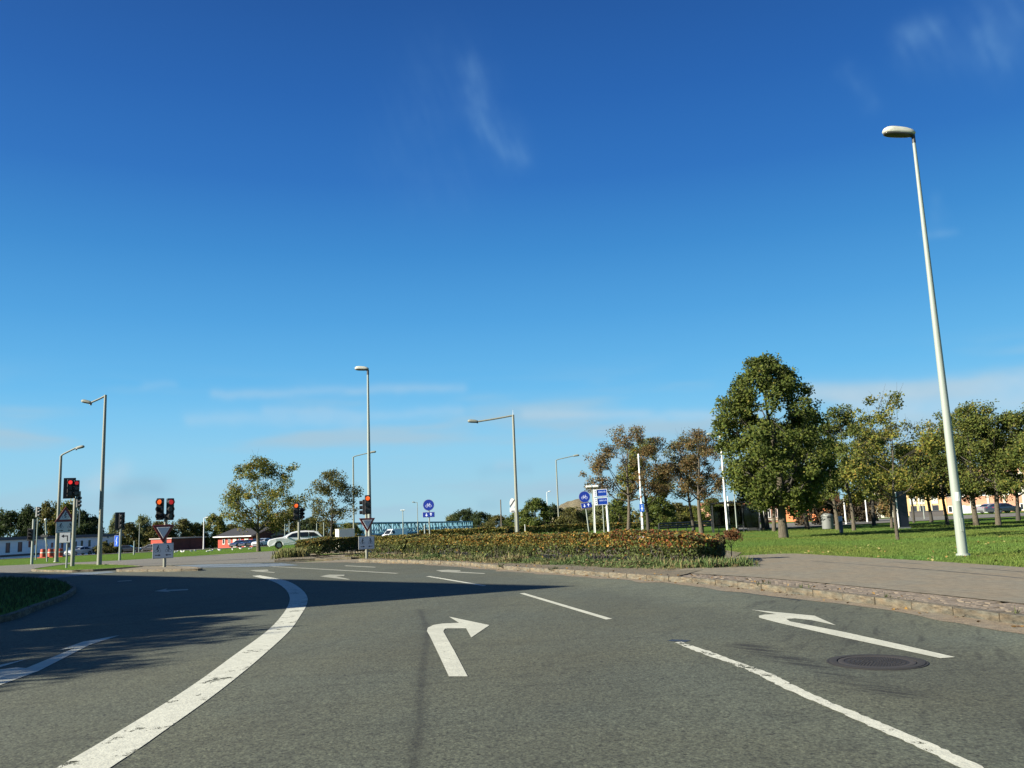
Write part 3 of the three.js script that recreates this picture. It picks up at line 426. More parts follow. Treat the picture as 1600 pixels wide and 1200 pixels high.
tree('lawn_tree', { seed: 15, h: 8.6, trunk: 2.4, rx: 3.0, rz: 2.8, clumps: 120, per: 133, leaf: 0.157, cr: 0.6, pal: 'green', limbs: 10, r0: 0.2, dark: true, prof: full }, 'green tree with a black trunk before the orange wall', 23.88, -72, GROVE);
tree('lawn_tree', { seed: 16, h: 6.6, trunk: 2.2, rx: 1.95, rz: 1.9, clumps: 85, per: 98, leaf: 0.111, cr: 0.42, pal: 'yellowGreen', limbs: 11, r0: 0.085, bare: 0.14, lean: [0.1, 0] }, 'young golden-green tree with a thin trunk before the black slab', 17.69, -40.64, GROVE);
tree('lawn_tree', { seed: 17, h: 7.8, trunk: 2.4, rx: 2.4, rz: 2.4, clumps: 80, per: 107, leaf: 0.157, cr: 0.55, pal: 'autumnGreen', limbs: 11, r0: 0.17, bare: 0.3, dark: true }, 'half bare tree left of the black slab, dark trunk', 31.12, -76, GROVE);
tree('lawn_tree', { seed: 18, h: 7.4, trunk: 2.4, rx: 2.3, rz: 2.3, clumps: 80, per: 107, leaf: 0.157, cr: 0.55, pal: 'yellowGreen', limbs: 10, r0: 0.11 }, 'thin trunked tree just left of the black slab by the white house', 27.45, -64, GROVE);
tree('lawn_tree', { seed: 19, h: 7.2, trunk: 2.6, rx: 2.5, rz: 2.5, clumps: 75, per: 107, leaf: 0.170, cr: 0.6, pal: 'autumnGreen', limbs: 10, r0: 0.12, dark: true }, 'dark slim tree before the yellow flats, first right of the slab', 37.2, -82, GROVE);
tree('lawn_tree', { seed: 20, h: 7.2, trunk: 2.3, rx: 2.7, rz: 2.6, clumps: 85, per: 107, leaf: 0.163, cr: 0.58, pal: 'olive', limbs: 12, r0: 0.17, dark: true }, 'spreading dark branched tree before the yellow flats', 38.82, -82, GROVE);
tree('lawn_tree', { seed: 21, h: 6.8, trunk: 2.4, rx: 2.3, rz: 2.3, clumps: 80, per: 107, leaf: 0.157, cr: 0.55, pal: 'autumnGreen', limbs: 10, r0: 0.14 }, 'tree with a pale trunk just left of the big lamp post', 32.47, -66, GROVE);
tree('lawn_tree', { seed: 22, h: 8.0, trunk: 2.3, rx: 2.9, rz: 2.8, clumps: 130, per: 133, leaf: 0.144, cr: 0.55, pal: 'autumnGreen', limbs: 11, r0: 0.2, prof: full }, 'full green tree right of the big lamp post, straight pale trunk', 32.25, -61.29, GROVE);
tree('lawn_tree', { seed: 23, h: 8.2, trunk: 2.3, rx: 2.7, rz: 2.7, clumps: 115, per: 124, leaf: 0.150, cr: 0.55, pal: 'autumnGreen', limbs: 11, r0: 0.19, prof: full }, 'green tree with a thick trunk, second right of the big lamp post', 33.13, -60, GROVE);
tree('lawn_tree', { seed: 24, h: 7.6, trunk: 2.3, rx: 2.8, rz: 2.6, clumps: 95, per: 116, leaf: 0.163, cr: 0.6, pal: 'autumnGreen', limbs: 10, r0: 0.18, dark: true }, 'dark trunked tree at the right edge of the picture', 42.51, -74, GROVE);
tree('lawn_tree', { seed: 25, h: 7.6, trunk: 2.4, rx: 2.6, rz: 2.5, clumps: 95, per: 116, leaf: 0.163, cr: 0.6, pal: 'olive', limbs: 10, r0: 0.15, dark: true }, 'dark slender tree half hidden behind the big lamp post', 40.23, -80, GROVE);
tree('lawn_tree', { seed: 26, h: 7.6, trunk: 2.3, rx: 2.8, rz: 2.6, clumps: 95, per: 116, leaf: 0.157, cr: 0.6, pal: 'autumnGreen', limbs: 10, r0: 0.18 }, 'tree just outside the right edge of the picture', 34.72, -58, GROVE);
tree('lawn_tree', { seed: 27, h: 6.6, trunk: 2.2, rx: 2.4, rz: 2.4, clumps: 85, per: 107, leaf: 0.163, cr: 0.6, pal: 'green', limbs: 9, r0: 0.2, dark: true }, 'first of two dark trunks beside the bus shelter', 21.36, -76, GROVE);
tree('lawn_tree', { seed: 28, h: 6.8, trunk: 2.2, rx: 2.4, rz: 2.4, clumps: 85, per: 107, leaf: 0.163, cr: 0.6, pal: 'darkGreen', limbs: 9, r0: 0.2, dark: true }, 'second of two dark trunks beside the bus shelter, nearer the tall tree', 22.35, -78, GROVE);
// ---- autumn trees behind the long hedge
const AUT = 'wind-blown autumn trees behind the long hedge';
const spread = (t) => Math.min(1, 3.2 * t + 0.35) * Math.min(1, 1.25 * (1 - t) ** 0.5);
tree('autumn_tree', { seed: 31, h: 8.6, trunk: 3.3, rx: 3.7, rz: 3.2, clumps: 130, per: 113, leaf: 0.131, cr: 0.5, pal: 'brown', limbs: 16, r0: 0.17, bare: 0.16, lean: [0.5, 0], prof: spread, arch: 1.4 }, 'half bare brown tree spreading over the blue direction sign', 9.13, -72, AUT);
tree('autumn_tree', { seed: 32, h: 8.0, trunk: 2.8, rx: 2.5, rz: 2.5, clumps: 95, per: 150, leaf: 0.144, cr: 0.5, pal: 'yellowGreen', limbs: 11, r0: 0.17, bare: 0.1, dark: true }, 'green-gold tree directly behind the white striped lamp post', 11.31, -76, AUT);
tree('autumn_tree', { seed: 33, h: 7.9, trunk: 3.0, rx: 2.9, rz: 2.7, clumps: 110, per: 129, leaf: 0.131, cr: 0.5, pal: 'olive', limbs: 13, r0: 0.15, bare: 0.2, dark: true, lean: [-0.3, 0], prof: spread }, 'dark trunked olive tree leaning left before the shelter', 14.86, -74, AUT);
tree('autumn_tree', { seed: 34, h: 8.0, trunk: 3.0, rx: 2.9, rz: 2.7, clumps: 110, per: 109, leaf: 0.124, cr: 0.48, pal: 'brown', limbs: 15, r0: 0.19, bare: 0.2, lean: [0.2, 0], prof: spread }, 'brown thinning tree with a lit trunk just left of the bus shelter', 14.72, -70, AUT);
// ---- two trees across the junction
const MID = 'roadside trees across the junction';
const vase = (t) => Math.min(1, 2.4 * t + 0.25) * Math.min(1, 1.35 * (1 - t) ** 0.6);
tree('roadside_tree', { seed: 41, h: 7.1, trunk: 1.75, rx: 3.35, rz: 3.0, clumps: 150, per: 101, leaf: 0.138, cr: 0.5, pal: 'yellowGreen', limbs: 20, r0: 0.17, bare: 0.14, prof: vase, rise: 1.0, leader: 0.4, arch: 0.2 }, 'vase-shaped golden-green tree left of the white estate car', -20.49, -68.88, MID);
tree('roadside_tree', { seed: 42, h: 6.4, trunk: 2.2, rx: 2.65, rz: 2.5, clumps: 90, per: 90, leaf: 0.144, cr: 0.5, pal: 'olive', limbs: 15, r0: 0.15, bare: 0.25, prof: vase, rise: 0.9, leader: 0.5, dark: true }, 'smaller thin tree behind the short hedge beside the tall lamp', -16.2, -76, MID);
tree('roadside_tree', { seed: 43, h: 6.7, trunk: 3.2, rx: 2.5, rz: 2.3, clumps: 44, per: 43, leaf: 0.196, cr: 0.5, pal: 'olive', limbs: 14, r0: 0.2, bare: 0.3 }, 'sparse tree beside the house, outside the left edge', -18.0, -5.3, MID);
tree('roadside_tree', { seed: 44, h: 6.9, trunk: 2.8, rx: 2.7, rz: 2.7, clumps: 120, per: 47, leaf: 0.196, cr: 0.5, pal: 'olive', limbs: 14, r0: 0.2, bare: 0.3 }, 'second sparse tree beside the house, outside the left edge', -18.2, -7.6, MID);

tree('roadside_tree', { seed: 45, h: 6.6, trunk: 2.2, rx: 2.3, rz: 2.3, clumps: 120, per: 50, leaf: 0.3, cr: 0.55, pal: 'olive', limbs: 12, r0: 0.18 }, 'denser tree nearest the gable of the house, outside the left edge', -18.3, -9.7, MID);
// ---- background trees and bushes, each its own
const BG = 'background trees behind the junction';
const bgKinds = {};
function bg(px, z, h, w, kind, label, seed) { // [x], depth, height, crown half width
  const key = kind; const pal = kind;
  if (!bgKinds[key]) bgKinds[key] = [];
  const variants = bgKinds[key];
  const t = variants.length < 2 ? (() => { const g = tree('background_tree', { seed: 60 + seed, h: 8, trunk: 0.3, rx: 4, rz: 4, clumps: 170, per: 46, leaf: 0.42, cr: 0.95, pal, limbs: 8, r0: 0.22, far: true, dark: true, prof: (q) => Math.min(1, 3 * q + 0.5) * Math.min(1, 1.4 * (1 - q) ** 0.55) }, label, px, z, BG); variants.push(g); return g; })() : copyOf(variants[seed % 2], 'background_tree', label, px, z, seed * 1.7);
  t.scale.set(w / 4, h / 8, w / 4); t.rotation.y = seed * 1.7;
}
const bgs = [
  [-108.03, -185, 9.86, 4.6, 'darkGreen', 'dark tree rising behind the left end of the white building'],
  [-104.08, -185, 10.08, 3.0, 'darkGreen', 'dark tree behind the red roadside sign on the white building'],
  [-105.11, -195, 11.39, 3.4, 'olive', 'olive tree between the far signal and the slim lamp'],
  [-98.64, -190, 11.2, 3.2, 'yellowGreen', 'yellow-green tree behind the triangular warning sign'],
  [-95.42, -190, 9.38, 3.6, 'darkGreen', 'dark tree just right of the double signal post'],
  [-92.48, -190, 7.29, 2.4, 'darkGreen', 'low dark tree left of the tall lamp on the island'],
  [-99.24, -215, 9.07, 2.0, 'willow', 'pale thin tree at the right end of the white building'],
  [-96.23, -215, 7.04, 3.4, 'olive', 'olive bush right of the far dark signal'],
  [-97.06, -225, 8.67, 2.8, 'willow', 'pale loose tree left of the give way sign'],
  [-92.59, -225, 7.31, 4.0, 'olive', 'olive tree directly behind the left give way sign'],
  [-88.72, -230, 7.52, 3.8, 'olive', 'olive tree above the low red shed'],
  [-86.51, -235, 6.45, 3.2, 'darkGreen', 'dark low tree between the shed and the red barn'],
  [-82.02, -235, 8.81, 3.3, 'yellowGreen', 'round yellow-green tree at the left end of the red barn'],
  [-82.12, -250, 6.38, 4.0, 'olive', 'olive tree behind the barn roof, left part'],
  [-76.6, -250, 6.66, 4.0, 'darkGreen', 'dark tree behind the barn roof, right part'],
  [-67.89, -240, 7.18, 4.0, 'olive', 'olive tree behind the barn gable'],
  [-60.16, -230, 8.67, 4.8, 'olive', 'broad olive tree above the white estate car'],
  [-53.72, -225, 6.27, 3.6, 'darkGreen', 'dark tree above the tail of the estate car'],
  [-48, -220, 5.44, 3.2, 'olive', 'olive bush left of the cream cabinet'],
  [-41.69, -215, 4.45, 3.0, 'yellowGreen', 'rusty green bush behind the cream cabinet'],
  [-30.4, -500, 14.98, 7.5, 'darkGreen', 'dark round tree at the right end of the blue bridge'],
  [-38.5, -510, 11.91, 4.6, 'willow', 'pale bush above the end of the blue bridge'],
  [-20.01, -480, 12.54, 6.6, 'darkGreen', 'second dark tree right of the bridge end'],
  [-3.71, -170, 3.67, 2.8, 'olive', 'bush by the thin wooden pole'],
  [0.4, -165, 3.98, 3.0, 'green', 'green bush right of the long-armed lamp post'],
  [3.23, -150, 5.6, 2.9, 'green', 'tall rounded green tree right of the long-armed lamp'],
  [6.52, -155, 4.83, 2.2, 'darkGreen', 'dark green tree between two slim lamps'],
  [7.21, -115, 3.19, 2.0, 'olive', 'olive tree just left of the blue bicycle sign'],
  [10.74, -135, 3.24, 2.0, 'darkGreen', 'dark bush behind the leaning bicycle sign post'],
  [12.52, -125, 3.93, 2.0, 'willow', 'pale green tree under the blue direction sign'],
  [14.05, -120, 4.06, 2.0, 'green', 'green tree right of the direction sign post'],
  [17.8, -110, 3.88, 2.2, 'green', 'grey-green tree right of the white striped lamp post'],
  [23.62, -130, 3.39, 2.4, 'olive', 'olive tree behind the black low fence'],
  [25.92, -130, 3.09, 2.0, 'yellowGreen', 'yellowish tree between two autumn trunks'],
  [27.95, -125, 3.69, 2.2, 'green', 'green tree at the left end of the bus shelter'],
  [36.52, -150, 3.83, 2.6, 'olive', 'olive tree seen above the bus shelter roof'],
  [41.15, -155, 4.35, 2.8, 'willow', 'pale tree above the right end of the bus shelter'],
];
bgs.forEach(([x, z, h, w, k, l], i) => bg(x, z, h, w, k, l, i));
shrub('dark_shrub', { seed: 91, h: 3.0, rx: 2.3, rz: 2, clumps: 90, per: 40, leaf: 0.3, cr: 0.5, pal: 'darkBrown' }, 'rounded dark brown bush before the orange building', 30.77, -88, 'dark bushes beyond the lawn');
shrub('dark_shrub', { seed: 92, h: 2.5, rx: 2.6, rz: 2, clumps: 90, per: 40, leaf: 0.3, cr: 0.5, pal: 'darkBrown' }, 'dark hedge-like bush behind the two pale posts', 38.22, -98, 'dark bushes beyond the lawn');
shrub('dark_shrub', { seed: 93, h: 5.2, rx: 2.2, rz: 2, clumps: 90, per: 30, leaf: 0.4, cr: 0.6, pal: 'brown' }, 'reddish brown bush left of the white house', 52.16, -125, 'dark bushes beyond the lawn');
shrub('dark_shrub', { seed: 94, h: 1.7, rx: 3.4, rz: 1.6, clumps: 80, per: 40, leaf: 0.3, cr: 0.5, pal: 'olive' }, 'low bushes before the right end of the white building', -71.17, -150, 'bushes by the white building');
{ // far wood along the horizon
  const r = rngOf(404), cl = [];
  for (const [x, z, y0] of [[-330, -270, 0], [-260, -320, 0], [-190, -350, 0], [-190, -560, 0], [-100, -590, 0], [-10, -600, 0], [60, -380, 0], [120, -370, 0], [180, -350, 0], [240, -320, 0], [310, -290, 0], [380, -230, 0], [-390, -200, 0]]) for (let i = 0; i < 46; i++) { const px = x + (r() - 0.5) * 90, pz = z + (r() - 0.5) * 40; const hh = 4 + 5 * noise(px * 0.03, pz * 0.03, 6); for (let k = 0; k < 3; k++) cl.push([px + gauss(r) * 3, ground(px, pz) + hh * (0.2 + 0.3 * k), pz + gauss(r) * 3, 2.6, 34, noise(px * 0.05, pz * 0.05, 5)]); }
  stuff(part('distant_wood', leaves(cl, 1.5, PAL.olive, r), M.leafFar, scene), 'far-off wood reading as one low dark band on the horizon', 'wood');
}
// ---- hedges
const leafUnit = (() => { const g = new THREE.BufferGeometry(); g.setAttribute('position', new THREE.Float32BufferAttribute([-0.5, 0, 0, 0, 0.08, 0.33, 0.5, 0, 0, 0, 0.08, -0.33], 3)); g.setIndex([0, 1, 2, 0, 2, 3]); g.computeVertexNormals(); return g; })();
M.hedgeLeaf = new THREE.MeshPhysicalMaterial({ color: 0xffffff, side: THREE.DoubleSide, roughness: 0.7, transmission: 0.2, thickness: 0, ior: 1.3 });
function cloud(name, geo, m, list, parent) { // list: [x, y, z, size, color, (rx, ry, rz)]
  const im = new THREE.InstancedMesh(geo, m, list.length), o = new THREE.Object3D(), c = new THREE.Color();
  list.forEach(([x, y, z, s, k, rx, ry, rz], i) => { o.position.set(x, y, z); o.rotation.set(rx, ry, rz); if (Array.isArray(s)) o.scale.set(...s); else o.scale.setScalar(s); o.updateMatrix(); im.setMatrixAt(i, o.matrix); im.setColorAt(i, c.setRGB(...k)); });
  im.name = name; im.userData.kind = 'stuff'; im.castShadow = im.receiveShadow = true; parent.add(im); return im;
}
function hedge(label, front, depth, h, n, seed, opt = {}) {
  const r = rngOf(seed), fc = new THREE.CatmullRomCurve3(front.map(([x, z]) => V(x, 0, z)), false, 'centripetal'), L = fc.getLength(), list = [], p0 = fc.getPointAt(0);
  const t = thing('hedge', label, 'hedge', p0.x, p0.z, 0, 'clipped hedges around the junction');
  const size = opt.size ?? 0.075, at = (u, d) => { const p = fc.getPointAt(u), [ex, ez] = opt.dir ?? [0.25, -0.97]; return [p.x + ex * d - p0.x, p.z + ez * d - p0.z]; };
  const hue = opt.hue ?? (() => 0), topAt = (u, d) => h * (0.89 + 0.22 * noise(u * L * 0.8, d * 0.9, seed)) * (1 - 0.28 * sstep(0.95, 1, u)) + 0.08 * (noise(u * L * 3, d * 3, seed + 1) - 0.5);
  for (let i = 0; i < n; i++) {
    const u = r(), kind = r(); let d, y, top = false;
    if (kind < 0.46) { d = depth * r() ** 1.25; y = topAt(u, d) + gauss(r) * 0.05; top = true; }
    else if (kind < 0.86) { const f = r() ** 0.62; d = 0.12 * noise(u * L * 1.6, f * 3, seed + 2) * 2 + gauss(r) * 0.07; y = topAt(u, 0) * (0.2 + 0.8 * f); if (f < 0.4 && r() < 0.4) continue; if (noise(u * L * 1.3, f * 2.4, seed + 3) < 0.36 && r() < 0.8) continue; }
    else if (kind < 0.95) { d = depth * r(); y = h * (0.3 + 0.6 * r()); }
    else { const e = r() < 0.5 ? 0 : 1; d = depth * r(); y = topAt(e, d) * (0.3 + 0.7 * r()); const q = at(e, d); list.push([q[0] + gauss(r) * 0.12, y, q[1] + gauss(r) * 0.12, size * (0.6 + 0.8 * r()), [0.07 * (0.7 + 0.6 * r()), 0.065, 0.02], r() * 6, r() * 6, r() * 6]); continue; }
    const q = at(u, d), k = hue(u), v = 0.6 + 0.8 * r(), fr = y / h, w = r();
    let c;                                                       // turned leaves at the shoot tips, green ones further in
    if (w < 0.02 + (fr > 0.62 ? 0.18 * sstep(0.62, 0.9, fr) + 0.24 * k : 0.02 * k)) c = k > 0.85 && r() < 0.5 ? [0.20, 0.06, 0.026] : r() < 0.35 + 0.6 * k ? [0.29, 0.15, 0.03] : [0.27, 0.20, 0.04];
    else if (w < 0.62 && fr > 0.66) c = [0.155, 0.15, 0.032];
    else if (w < 0.8) c = [0.085, 0.108, 0.026];
    else c = [0.06, 0.07, 0.022];
    list.push([q[0], y, q[1], size * (0.6 + 0.8 * r()), [c[0] * v, c[1] * v, c[2] * v], gauss(r) * (top ? 1.1 : 2), r() * 6.28, gauss(r) * (top ? 1.1 : 2)]);
  }
  cloud('foliage', leafUnit, M.hedgeLeaf, list, t);
  const S = []; for (let i = 0; i < L * (opt.stems ?? 11); i++) { const u = r(), d = 0.05 + Math.abs(gauss(r)) * 0.8, [x, z] = at(u, d); S.push(rod(V(x, -0.05, z), V(x + gauss(r) * 0.34, h * (0.45 + 0.35 * r()), z + gauss(r) * 0.2), 0.009 + 0.008 * r(), 0.004, 4, false)); if (r() < 0.35) S.push(rod(V(x, h * 0.2, z), V(x + gauss(r) * 0.35, h * (0.4 + 0.3 * r()), z + gauss(r) * 0.15), 0.008, 0.004, 3, false)); }
  const st = part('stems', S, mat(0.085, 0.07, 0.05, 0.9), t); st.userData.kind = 'stuff';
  return t;
}
hedge('long low beech hedge with golden and orange tips along the bend', HFRONT.map(([x, z], i) => [x, z - 0.2]), 3.2, 0.94, 120000, 71, { hue: (u) => clamp(u * 1.25 - 0.05 + 0.35 * (noise(u * 14, 1, 4) - 0.5)), size: 0.082 });
hedge('short green hedge behind the single signal, left of the long one', [[-12.08, -47.39], [-10.65, -46.9], [-9.7, -48.14], [-8.87, -49.64]], 3, 0.92, 36000, 72, { size: 0.10, hue: () => 0.12 });
hedge('mid-distance green hedge under the blue bridge', [-10.75, -95, -6.91, -95, -1.33, -95].reduce((a, v, i, s) => (i % 2 ? a : [...a, [s[i], s[i + 1]]]), []), 3, 1.0, 15000, 73, { size: 0.26, stems: 4, hue: () => 0.1 });
hedge('far low hedge behind the street signs at the right of the bridge', [-1.53, -110, 7.49, -112, 16.54, -112].reduce((a, v, i, s) => (i % 2 ? a : [...a, [s[i], s[i + 1]]]), []), 2.5, 1.0, 14000, 74, { size: 0.26, stems: 4, hue: () => 0.15 });
{ // small red-brown sapling at the end of the hedge
  const t = thing('beech_sapling', 'small red-brown clipped sapling at the right end of the hedge', 'sapling', 6.73, -27.77), r = rngOf(19), S = [rod(V(0, -0.05, 0), V(0.03, 0.55, 0), 0.018, 0.012, 6)], cl = [];
  for (let i = 0; i < 12; i++) S.push(rod(V(0.02, 0.4 + 0.02 * i, 0), V(gauss(r) * 0.5, 0.62 + 0.36 * r(), gauss(r) * 0.4), 0.007, 0.003, 3));
  for (let i = 0; i < 26; i++) cl.push([gauss(r) * 0.42, 0.70 + 0.24 * r(), gauss(r) * 0.35, 0.11, 30, r()]);
  part('stem', S, M.bark, t); part('foliage', leaves(cl, 0.075, [[0.17, 0.062, 0.028, 3], [0.10, 0.06, 0.025, 3], [0.07, 0.07, 0.02, 2]], r), M.leaf, t);
}
// ---- weeds, grass, fallen leaves
const blade = (() => { const g = []; for (let i = 0; i < 5; i++) { const a = i * 1.3, P = [], w = 0.06, lean = 0.25 + 0.1 * i; const dx = Math.cos(a), dz = Math.sin(a); P.push(-dz * w, 0, dx * w, dz * w, 0, -dx * w, dx * lean * 0.5 + dz * w * 0.7, 0.6, dz * lean * 0.5 - dx * w * 0.7, dx * lean * 0.5 - dz * w * 0.7, 0.6, dz * lean * 0.5 + dx * w * 0.7, dx * lean, 1, dz * lean); const q = new THREE.BufferGeometry(); q.setAttribute('position', new THREE.Float32BufferAttribute(P, 3)); q.setIndex([0, 1, 2, 0, 2, 3, 3, 2, 4]); g.push(q.toNonIndexed()); } const m = mergeGeometries(g); m.computeVertexNormals(); return m; })();
M.blade = new THREE.MeshStandardMaterial({ color: 0xffffff, side: THREE.DoubleSide, roughness: 0.85 });
{
  const r = rngOf(501), fc = new THREE.CatmullRomCurve3(HFRONT.map(([x, z]) => V(x, 0, z))), list = [], weeds = [];
  for (let i = 0; i < 15000; i++) { const u = r(), p = fc.getPointAt(u), q = fc.getTangentAt(u), e = Math.max(0, u - 0.5), d = -0.15 + r() ** 1.3 * 1.7, cl = noise(u * 40, 2, 3), dry = noise(u * 25, 5, 4) + 0.3 * (r() - 0.5); if (r() > 0.3 + cl) continue; const h = (0.03 + 0.17 * r() ** 3) * (0.5 + cl) * (1 + 0.5 * e) * (d > 0.6 ? 0.6 : 1); const c = dry > 0.45 ? [0.20, 0.17, 0.075] : dry > 0.33 ? [0.10, 0.115, 0.035] : [0.06, 0.10, 0.025]; const v = 0.7 + 0.6 * r(); list.push([p.x - q.z * d, 0.045, p.z + q.x * d, [h * (0.7 + r()), h, h * (0.7 + r())], c.map((k) => k * v), (r() - 0.5) * 1.1, r() * 6.28, (r() - 0.5) * 1.1]); }
  for (let i = 0; i < 900; i++) { const u = 0.93 + 0.08 * r(), p = fc.getPointAt(Math.min(1, u)), h = 0.1 + 0.22 * r() * r(); list.push([p.x + gauss(r) * 0.7 + 0.25, 0.05, p.z + gauss(r) * 0.7 + 0.3, [h, h, h], r() < 0.3 ? [0.18, 0.155, 0.06] : [0.075, 0.12, 0.03], (r() - 0.5) * 0.5, r() * 6.28, (r() - 0.5) * 0.5]); }
  stuff(cloud('weeds', blade, M.blade, list, scene), 'ragged green and straw coloured weeds along the foot of the hedge', 'weeds');
  const lw = []; for (let i = 0; i < 9000; i++) { const u = r(), p = fc.getPointAt(u), q = fc.getTangentAt(u), d = -0.2 + r() ** 1.3 * 1.5, cl = noise(u * 55, 7, 3); if (r() > cl * 1.3) continue; const v = 0.7 + 0.6 * r(), dry = r() < 0.3; lw.push([p.x - q.z * d, 0.06 + 0.2 * cl * r(), p.z + q.x * d, 0.05 + 0.07 * r(), (dry ? [0.20, 0.16, 0.07] : [0.085, 0.12, 0.035]).map((k) => k * v), gauss(r) * 1.2, r() * 6.28, gauss(r) * 1.2]); }
  stuff(cloud('leafy_weeds', leafUnit, M.hedgeLeaf, lw, scene), 'low leafy weeds between the hedge and the kerb', 'weeds');
  const l2 = []; const [sx, sz] = [-12.12, -46.62]; for (let i = 0; i < 420; i++) { const h = 0.25 + 0.35 * r(); l2.push([sx + gauss(r) * 0.9, 0.02, sz + gauss(r) * 0.8, [h * 0.8, h, h * 0.8], r() < 0.55 ? [0.24, 0.22, 0.08] : [0.12, 0.14, 0.04], (r() - 0.5) * 0.6, r() * 6.28, (r() - 0.5) * 0.6]); }
  stuff(cloud('long_grass', blade, M.blade, l2, scene), 'tuft of long pale grass at the end of the short hedge', 'grass');
  const l3 = []; for (const [x, z, n] of [[5.12, -15.9, 7], [5.7, -13.7, 5], [4.75, -17.2, 9], [6.3, -11.2, 5], [1.0, -25.2, 20], [-0.6, -28.2, 16], [7.05, -11.4, 26]]) for (let i = 0; i < n; i++) { const h = 0.04 + 0.09 * r(); l3.push([x + gauss(r) * 0.18, 0.08, z + gauss(r) * 0.16, [h * 1.2, h, h * 1.2], r() < 0.4 ? [0.035, 0.045, 0.014] : [0.075, 0.09, 0.03], (r() - 0.5) * 0.9, r() * 6.28, (r() - 0.5) * 0.9]); }
  stuff(cloud('kerb_weeds', blade, M.blade, l3, scene), 'small weeds growing out of the kerb joints', 'weeds');
  // lawn
  const edge = [[7.6, -31], ...LAWN.slice(2)], l4 = [], ec = new THREE.CatmullRomCurve3(edge.map(([x, z]) => V(x, 0, z)));
  const edgeX = (z) => { for (let k = 0; k + 1 < edge.length; k++) { const [x0, z0] = edge[k], [x1, z1] = edge[k + 1]; if ((z - z0) * (z - z1) <= 0) return lerp(x0, x1, (z - z0) / (z1 - z0)); } return z < -31 ? 7.6 : 12.8; };
  for (let i = 0; i < 95000; i++) { const z = -8 - 62 * r() ** 0.8, x = edgeX(z) - 0.05 + (4 + 0.62 * -z) * r() ** 1.1; if (z < -31 && x < 7.6 + 0.15 * (-31 - z)) continue; const v = 0.7 + 0.6 * r(), q = noise(x * 0.35, z * 0.35, 17), h = 0.04 + 0.05 * r(); l4.push([x, ground(x, z) - 0.03, z, [h * 1.6, h, h * 1.6], [(0.074 + 0.05 * q) * v, 0.152 * v, 0.023 * v], (r() - 0.5) * 0.6, r() * 6.28, (r() - 0.5) * 0.6]); }
  stuff(cloud('lawn_grass', blade, M.blade, l4, scene), 'short mown green grass of the lawn at the right', 'grass');
  const l5 = [], isle = [[-10, -15.44], [-9.89, -16.77], [-10.8, -19.69], [-11.72, -22.61], [-12.7, -25], [-14.23, -27.72], [-16.26, -30.54], [-18.45, -32.75], [-21.01, -34.18]], inside = (x, z) => { let c = false; for (let i = 0, j = isle.length - 1; i < isle.length; j = i++) { const [xi, zi] = isle[i], [xj, zj] = isle[j]; if ((zi > z) !== (zj > z) && x < (xj - xi) * (z - zi) / (zj - zi) + xi) c = !c; } return c; };
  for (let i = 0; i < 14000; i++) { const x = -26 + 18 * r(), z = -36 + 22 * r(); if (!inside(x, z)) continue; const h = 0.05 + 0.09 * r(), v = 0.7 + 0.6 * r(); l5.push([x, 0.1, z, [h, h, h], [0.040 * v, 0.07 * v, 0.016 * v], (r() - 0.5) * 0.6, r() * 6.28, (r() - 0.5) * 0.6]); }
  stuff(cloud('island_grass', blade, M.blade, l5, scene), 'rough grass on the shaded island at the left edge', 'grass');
  const l6 = []; for (let i = 0; i < 520; i++) { const u = r(), p = ec.getPointAt(u), d = r() ** 1.4 * 22; const x = p.x + d * 0.92, z = p.z - d * 0.6; l6.push([x, ground(x, z) + 0.035, z, 0.08 + 0.06 * r(), r() < 0.5 ? [0.42, 0.36, 0.14] : [0.30, 0.2, 0.06], gauss(r) * 0.8, r() * 6.28, gauss(r) * 0.8]); }
  for (let i = 0; i < 260; i++) { const p = KERB[Math.floor(r() * 60)], e = r() < 0.5 ? 0.13 : 0.012; l6.push([p[0] + (e > 0.1 ? 0.1 + r() * 0.4 : -r() * 0.25), e, p[1] - (e > 0.1 ? 0.2 * r() : 0), 0.04 + 0.05 * r(), r() < 0.4 ? [0.33, 0.2, 0.06] : [0.14, 0.08, 0.03], gauss(r), r() * 6.28, gauss(r)]); }
  stuff(cloud('fallen_leaves', leafUnit, M.hedgeLeaf, l6, scene), 'scattered yellow and brown fallen leaves on lawn and gutter', 'fallen leaves');
}

// ------------------------------------------------------------------ street lamps
const LAMPS = 'street lamps around the junction';
function lampHead(parent, x, y, len, dir, tilt = 0, m = M.galvOld) { // a long flattened luminaire pointing along dir (+1 right, -1 left)
  const a = new THREE.SphereGeometry(1, 20, 12), p = a.attributes.position;
  for (let i = 0; i < p.count; i++) { let u = p.getX(i), v = p.getY(i), w = p.getZ(i); const s = Math.sign(u) * Math.abs(u) ** 0.7, e = 0.72 + 0.28 * (s + 1) / 2; v = v > 0 ? v * 1 : v * 0.6; p.setXYZ(i, s * len / 2, v * len * 0.2 * e, Math.sign(w) * Math.abs(w) ** 0.75 * len * 0.2 * e); }
  a.computeVertexNormals();
  const h = part('lamp_head', a, m, parent); h.position.set(x + dir * len * 0.42, y + 0.03, 0); h.rotation.set(0, dir < 0 ? Math.PI : 0, tilt);
  const g = a.clone().scale(0.93, 0.62, 0.93).translate(len * 0.01, -len * 0.075, 0); part('lens', g, M.lampGlass, h);
  part('neck', cyl(0.045, 0.06, 0.16, -len * 0.40, -0.05, 0), M.dark, h);
  return h;
}
